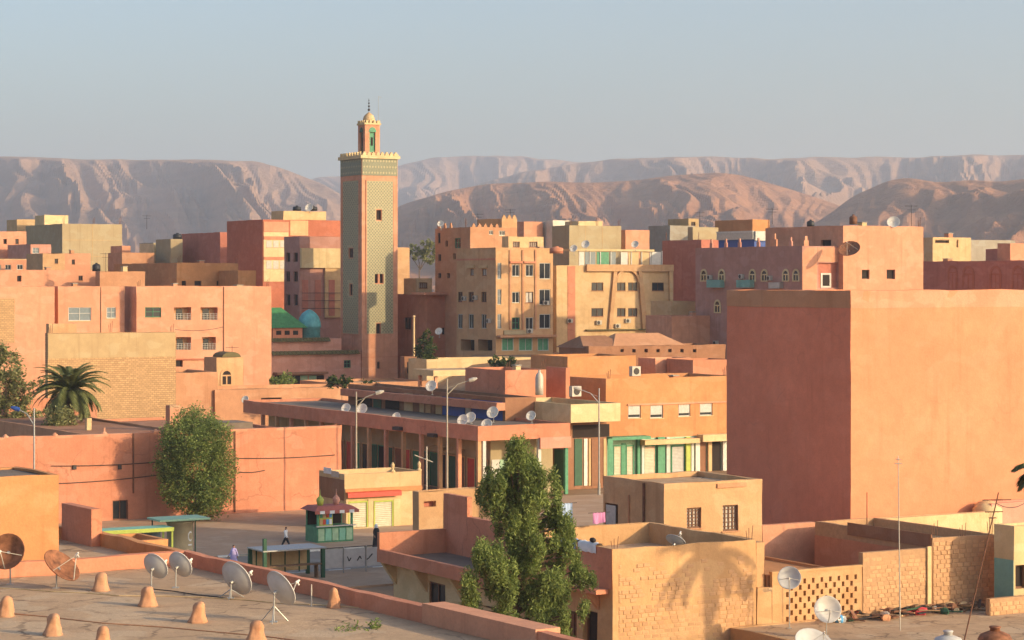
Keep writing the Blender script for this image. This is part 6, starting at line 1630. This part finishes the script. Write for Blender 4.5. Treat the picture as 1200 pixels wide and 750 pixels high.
# ------------------------------------------------------------------ people
def person(px, yfoot, label, top, bottom, head, h=1.72, robe=None, heading=0.0, stride=0.25, scarf=None):
    D = depth_for(yfoot, 0.12); x = wx(px, D); s = h / 1.75
    root = empty('person', (x, D, 0.12), heading); tag(root, label, 'person', None)
    J = {'pel': (0, 0, 0.95), 'wst': (0, 0.0, 1.10), 'chs': (0, 0.01, 1.32), 'nck': (0, 0, 1.50), 'hd0': (0, -0.01, 1.58), 'hd1': (0, -0.02, 1.72)}
    R_ = {'pel': 0.145, 'wst': 0.125, 'chs': 0.155, 'nck': 0.06, 'hd0': 0.085, 'hd1': 0.09}
    Ed = [('pel', 'wst'), ('wst', 'chs'), ('chs', 'nck'), ('nck', 'hd0'), ('hd0', 'hd1')]
    for sg, nm in ((-1, 'l'), (1, 'r')):
        f = stride * sg
        J.update({'hip' + nm: (0.09 * sg, 0, 0.90), 'kne' + nm: (0.10 * sg, -f * 0.6, 0.50), 'ank' + nm: (0.10 * sg, -f * 0.6 + 0.12 * (1 if f < 0 else -0.3), 0.08), 'toe' + nm: (0.11 * sg, -f * 0.6 - 0.12, 0.035),
                  'sho' + nm: (0.19 * sg, 0, 1.42), 'elb' + nm: (0.25 * sg, f * 0.35 + 0.02, 1.15), 'wri' + nm: (0.25 * sg, f * 0.75 - 0.08, 0.93), 'han' + nm: (0.245 * sg, f * 0.8 - 0.12, 0.84)})
        R_.update({'hip' + nm: 0.10, 'kne' + nm: 0.068, 'ank' + nm: 0.05, 'toe' + nm: 0.04, 'sho' + nm: 0.07, 'elb' + nm: 0.048, 'wri' + nm: 0.036, 'han' + nm: 0.036})
        Ed += [('pel', 'hip' + nm), ('hip' + nm, 'kne' + nm), ('kne' + nm, 'ank' + nm), ('ank' + nm, 'toe' + nm), ('chs', 'sho' + nm), ('sho' + nm, 'elb' + nm), ('elb' + nm, 'wri' + nm), ('wri' + nm, 'han' + nm)]
    names = list(J); me = bpy.data.meshes.new('body'); me.from_pydata([Vector(J[n]) * s for n in names], [(names.index(a), names.index(b)) for a, b in Ed], [])
    o = bpy.data.objects.new('body', me); COL.objects.link(o)
    o.modifiers.new('Skin', 'SKIN'); sb = o.modifiers.new('Sub', 'SUBSURF'); sb.levels = 1; sb.render_levels = 1
    for i, n in enumerate(names):
        v = me.skin_vertices[0].data[i]; v.radius = (R_[n] * s, R_[n] * s * (0.75 if n in ('chs', 'wst', 'pel') else 1)); v.use_root = n == 'pel'
    dg = bpy.context.evaluated_depsgraph_get(); dg.update()
    m2 = bpy.data.meshes.new_from_object(o.evaluated_get(dg)); m2.name = 'body'
    bpy.data.objects.remove(o)
    bo = bpy.data.objects.new('body', m2); COL.objects.link(bo); bo.parent = root
    m2.materials.clear()
    for m in ('skin', top, bottom, head): m2.materials.append(MATS[m])
    for p in m2.polygons:
        z = p.center.z / s; ax = abs(p.center.x) / s
        p.material_index = 3 if z > 1.66 or (z > 1.6 and p.center.y > 0.02) else (0 if z > 1.5 else (1 if z > 0.98 and not (ax > 0.2 and z < 1.0) else (0 if ax > 0.2 else 2)))
        p.use_smooth = True
    if robe:
        mb = MB(); mb.lathe([(0.30 * s, 0.06), (0.27 * s, 0.4), (0.22 * s, 0.85), (0.2 * s, 1.1), (0.215 * s, 1.3), (0.16 * s, 1.45), (0.08 * s, 1.5)], 16, (0, -0.0, 0), jit=0.15); part('robe', mb, robe, root, True)
    if scarf:
        mb = MB(); mb.lathe([(0.17 * s, 1.36 * s), (0.13 * s, 1.5 * s), (0.125 * s, 1.62 * s), (0.12 * s, 1.72 * s), (0.07 * s, 1.81 * s), (0.01, 1.83 * s)], 14, (0, 0.02, 0)); part('head_scarf', mb, scarf, root, True)
    return root
person(335, 646, 'man in a white shirt and dark trousers walking across the pavement', 'cloth_white', 'cloth_dark', 'hair', 1.75, heading=1.2, stride=0.35)
person(441, 643, 'woman in a long black robe and white head scarf beside the salmon terrace', 'cloth_dark', 'cloth_dark', 'cloth_white', 1.68, robe='cloth_dark', heading=0.5, scarf='cloth_white')
person(274, 669, 'figure in a loose lilac shirt crossing the road', 'cloth_lilac', 'cloth_lilac', 'hair', 1.75, robe='cloth_lilac', heading=-0.8)
person(222, 656, 'person in an orange top standing near the lettered drum', 'cloth_orange', 'cloth_dark', 'hair', 1.7, heading=0.3, stride=0.12)

# ------------------------------------------------------------------ laundry, scrap, cables
def cloth(px, py, D, w, h, mat, label, ang=30, seed=0, cat='laundry', name='hanging_cloth'):
    p = at(px, py, D); root = empty(name, (p.x, p.y, p.z - h), math.radians(ang)); tag(root, label, cat)
    mb = MB(); n, m = 10, 8; vs = []
    for j in range(m + 1):
        for i in range(n + 1):
            u = i / n; v = j / m; vs.append((u * w, 0.09 * math.sin(u * 9 + seed) * (1 - v) + 0.04 * math.sin(u * 23 + seed), v * h + 0.04 * math.sin(u * 5 + seed) * (1 - v)))
    mb.add(vs, [(j * (n + 1) + i, j * (n + 1) + i + 1, (j + 1) * (n + 1) + i + 1, (j + 1) * (n + 1) + i) for j in range(m) for i in range(n)]); part('cloth', mb, mat, root, True)
    mb = MB(); mb.tube((-0.3, 0, h), (w + 0.3, 0.0, h), 0.015, n=5); part('line', mb, 'dark_metal', root)
cloth(657, 590, 121, 0.7, 1.2, 'cloth_blue', 'pale blue sheet hanging on the block house terrace', seed=1)
cloth(695, 601, 119.5, 0.75, 0.55, 'cloth_pink', 'pink cloth bundle drying by the shaded flank door', seed=3)
def drape(px0, px1, b, mat, label):
    a0, a1 = sorted((b.a_of('L', px0), b.a_of('L', px1))); p = b.world(0, a0); root = empty('bedding', (p[0], p[1], b.ztop), b.ang); tag(root, label, 'bedding')
    mb = MB(); n = 10; L_ = a1 - a0; vs = []
    for i in range(n + 1):
        y = L_ * i / n; k = 0.03 * math.sin(i * 1.9)
        vs += [(-0.08 - k, y, -0.35 + k), (-0.09, y, 0.05 + k), (0.05, y, 0.14 + k), (0.24, y, 0.13 - k), (0.32, y, 0.04), (0.33 + k, y, -0.25)]
    mb.add(vs, [(6 * i + j, 6 * i + j + 1, 6 * i + j + 7, 6 * i + j + 6) for i in range(n) for j in range(5)]); part('blanket', mb, mat, root, True)
    mb = MB(); mb.lathe([(0.02, -0.22), (0.1, -0.2), (0.13, 0), (0.1, 0.2), (0.02, 0.22)], 10, (0.1, L_ * 0.35, 0.24), (0.2, 1, 0)); part('roll', mb, 'cloth_dark', root, True)
drape(656, 676, BL['brick_house'], 'cloth_blue', 'pale blue bedding aired over the terrace parapet'); drape(679, 700, BL['brick_house'], 'cloth_white', 'white bedding with a dark roll aired over the terrace parapet')
r = random.Random(11)
W_ = ['wood', 'rust', 'dark_metal', 'wood', 'cream', 'cloth_dark', 'rust', 'wood', 'steel', 'cloth_dark', 'clay', 'wood', 'cloth_red', 'rust', 'dark_metal', 'dark_green']
for k in range(78):
    x = r.uniform(1036, 1152) if k < 62 else r.uniform(968, 1020); y = 719 + r.uniform(-3, 7) - (x - 1036) * 0.03
    D = ROW(x) - 0.45 - r.uniform(0, 1.6) ** 1.5; p = Vector((wx(x, D), D, ZR))
    kind = r.choice(['scrap_plank', 'scrap_plank', 'scrap_lump'])
    mat = W_[k % len(W_)]
    if kind == 'scrap_plank':
        Lk = r.uniform(0.6, 2.2); mb = MB(); mb.box(-Lk / 2, Lk / 2, -0.07, 0.07, 0, 0.06); nm = 'weathered loose plank or bar in the scrap along the block wall'
    else:
        mb = MB(); q = r.uniform(0.14, 0.36); mb.lathe([(q * 0.8, 0), (q, q * 0.5), (q * 0.7, q), (q * 0.2, q * 1.2)], 9, jit=0.8); nm = 'crumpled lump of rags or rubble in the scrap along the block wall'
    o = part(kind, mb, mat, None); o.location = p + Vector((0, 0, r.uniform(0, 0.3) if kind == 'scrap_plank' else 0)); o.rotation_euler = (r.uniform(-0.1, 0.1), r.uniform(-0.12, 0.12), r.uniform(-0.6, 1.6))
    tag(o, nm, 'scrap', 'planks in the rooftop scrap' if kind == 'scrap_plank' else 'lumps in the rooftop scrap')
p = Vector((wx(984, 115.3), 115.3, ZR)); mb = MB(); mb.lathe([(0.22, 0), (0.26, 0.1), (0.24, 0.3), (0.1, 0.38)], 12, jit=0.4); o = part('blue_bag', mb, 'sky_blue', None, True); o.location = p; tag(o, 'bright blue plastic bag on the roof under the pierced screen', 'bag')
def cable(name, label, P, Q, sag, r_=0.02, mat='dark_metal'):
    mb = MB(); P, Q = Vector(P), Vector(Q); n = 14; c = (P + Q) / 2; prev = None
    for i in range(n + 1):
        t = i / n; q = P.lerp(Q, t) - Vector((0, 0, sag * 4 * t * (1 - t)))
        if prev is not None: mb.tube(prev - c, q - c, r_, n=5, cap=False)
        prev = q
    o = part(name, mb, mat, None); o.location = c; tag(o, label, 'cable')
cable('overhead_cable', 'thin cable sagging from the leaning aerial toward the palm', at(1168, 590, 109), at(1215, 575, 128), 0.5)
cable('overhead_cable', 'dark cable slung along the loggia front above the gate porch', at(205, 386, 285), at(262, 383, 289), 0.3, 0.03)

for k, (key, px, face, w_, h_) in enumerate((('far_f', 88, 'R', 0.6, 1.0), ('far_g', 60, 'R', 0.7, 0.9), ('far_h', 150, 'R', 0.7, 1.0), ('dark_flank', 240, 'R', 0.8, 0.9), ('loggia_a', 92, 'R', 0.6, 0.8), ('loggia_b', 210, 'R', 0.6, 0.8), ('loggia_b', 285, 'R', 0.9, 0.6), ('far_t', 1120, 'R', 0.9, 0.9),
                                           ('red_arcade', 1100, 'L', 0.9, 0.8), ('peach_low', 820, 'R', 0.6, 0.7), ('salmon_cube', 615, 'R', 0.6, 0.7), ('shop_house', 800, 'R', 0.7, 0.6), ('arch_front', 700, 'R', 0.7, 0.6), ('flats', 640, 'R', 0.7, 0.7), ('mauve_pent', 1020, 'R', 0.8, 0.7), ('blank_tower', 1100, 'R', 0.5, 0.4))):
    b = BL[key]; p = b.ontop(px, face, 1.6); o = empty('chimney_stub', p, b.ang + 0.1)
    lab = b.root['label'].split(' with ')[0]; lab = ' '.join(lab.split()[:7])
    tag(o, ('squat clay chimney on the ' if k != 6 else 'second squat chimney on the ') + lab, 'chimney')
    m = MB(); m.box(-w_ / 2, w_ / 2, -w_ / 2, w_ / 2, -0.02, h_); wobble(m, 0.06, (k, 1)); part('stack', m, ['clay', 'peach', 'cream', 'terracotta'][k % 4], o)
    m = MB(); m.box(-w_ / 2 - 0.06, w_ / 2 + 0.06, -w_ / 2 - 0.06, w_ / 2 + 0.06, h_, h_ + 0.1); part('cap', m, 'grey', o)

# a tall palm standing out on the street side; only its shadow reaches the block house wall
_pp = (33.5, 101.6); palm(600 + _pp[0] * F / _pp[1], YH + (CAMZ - 13.6) * F / _pp[1], _pp[1], 'tall date palm beside the scrap-strewn roof', 0.0, 40, 3.2, 17, True)
for key, pts in (('brick_wall_house', (('R', 60, 0.9), ('R', 130, 1.1), ('R', 202, 0.8))), ('grey_block', (('R', 669, 1.0), ('R', 700, 1.2), ('R', 726, 1.0))), ('block_house', (('R', 1097, 0.8), ('R', 1130, 0.6), ('R', 1162, 0.9))), ('flats_back', (('L', 512, 1.0), ('L', 545, 1.2))), ('beige_block', (('R', 75, 1.3), ('R', 110, 1.1), ('R', 141, 1.4))),
                 ('dark_flank', (('R', 210, 1.0), ('R', 277, 1.2))), ('salmon_cube', (('R', 596, 0.8), ('R', 637, 0.9))), ('shop_house', (('R', 714, 0.8), ('R', 850, 0.9))), ('brick_house', (('R', 722, 0.5), ('R', 880, 0.6))), ('maroon_back', (('L', 780, 1.2), ('L', 818, 1.0))), ('loggia_b', (('R', 163, 0.7), ('R', 314, 0.9))), ('mauve_pent', (('R', 1078, 1.0), ('L', 900, 1.0)))):
    BL[key].rebar(pts)
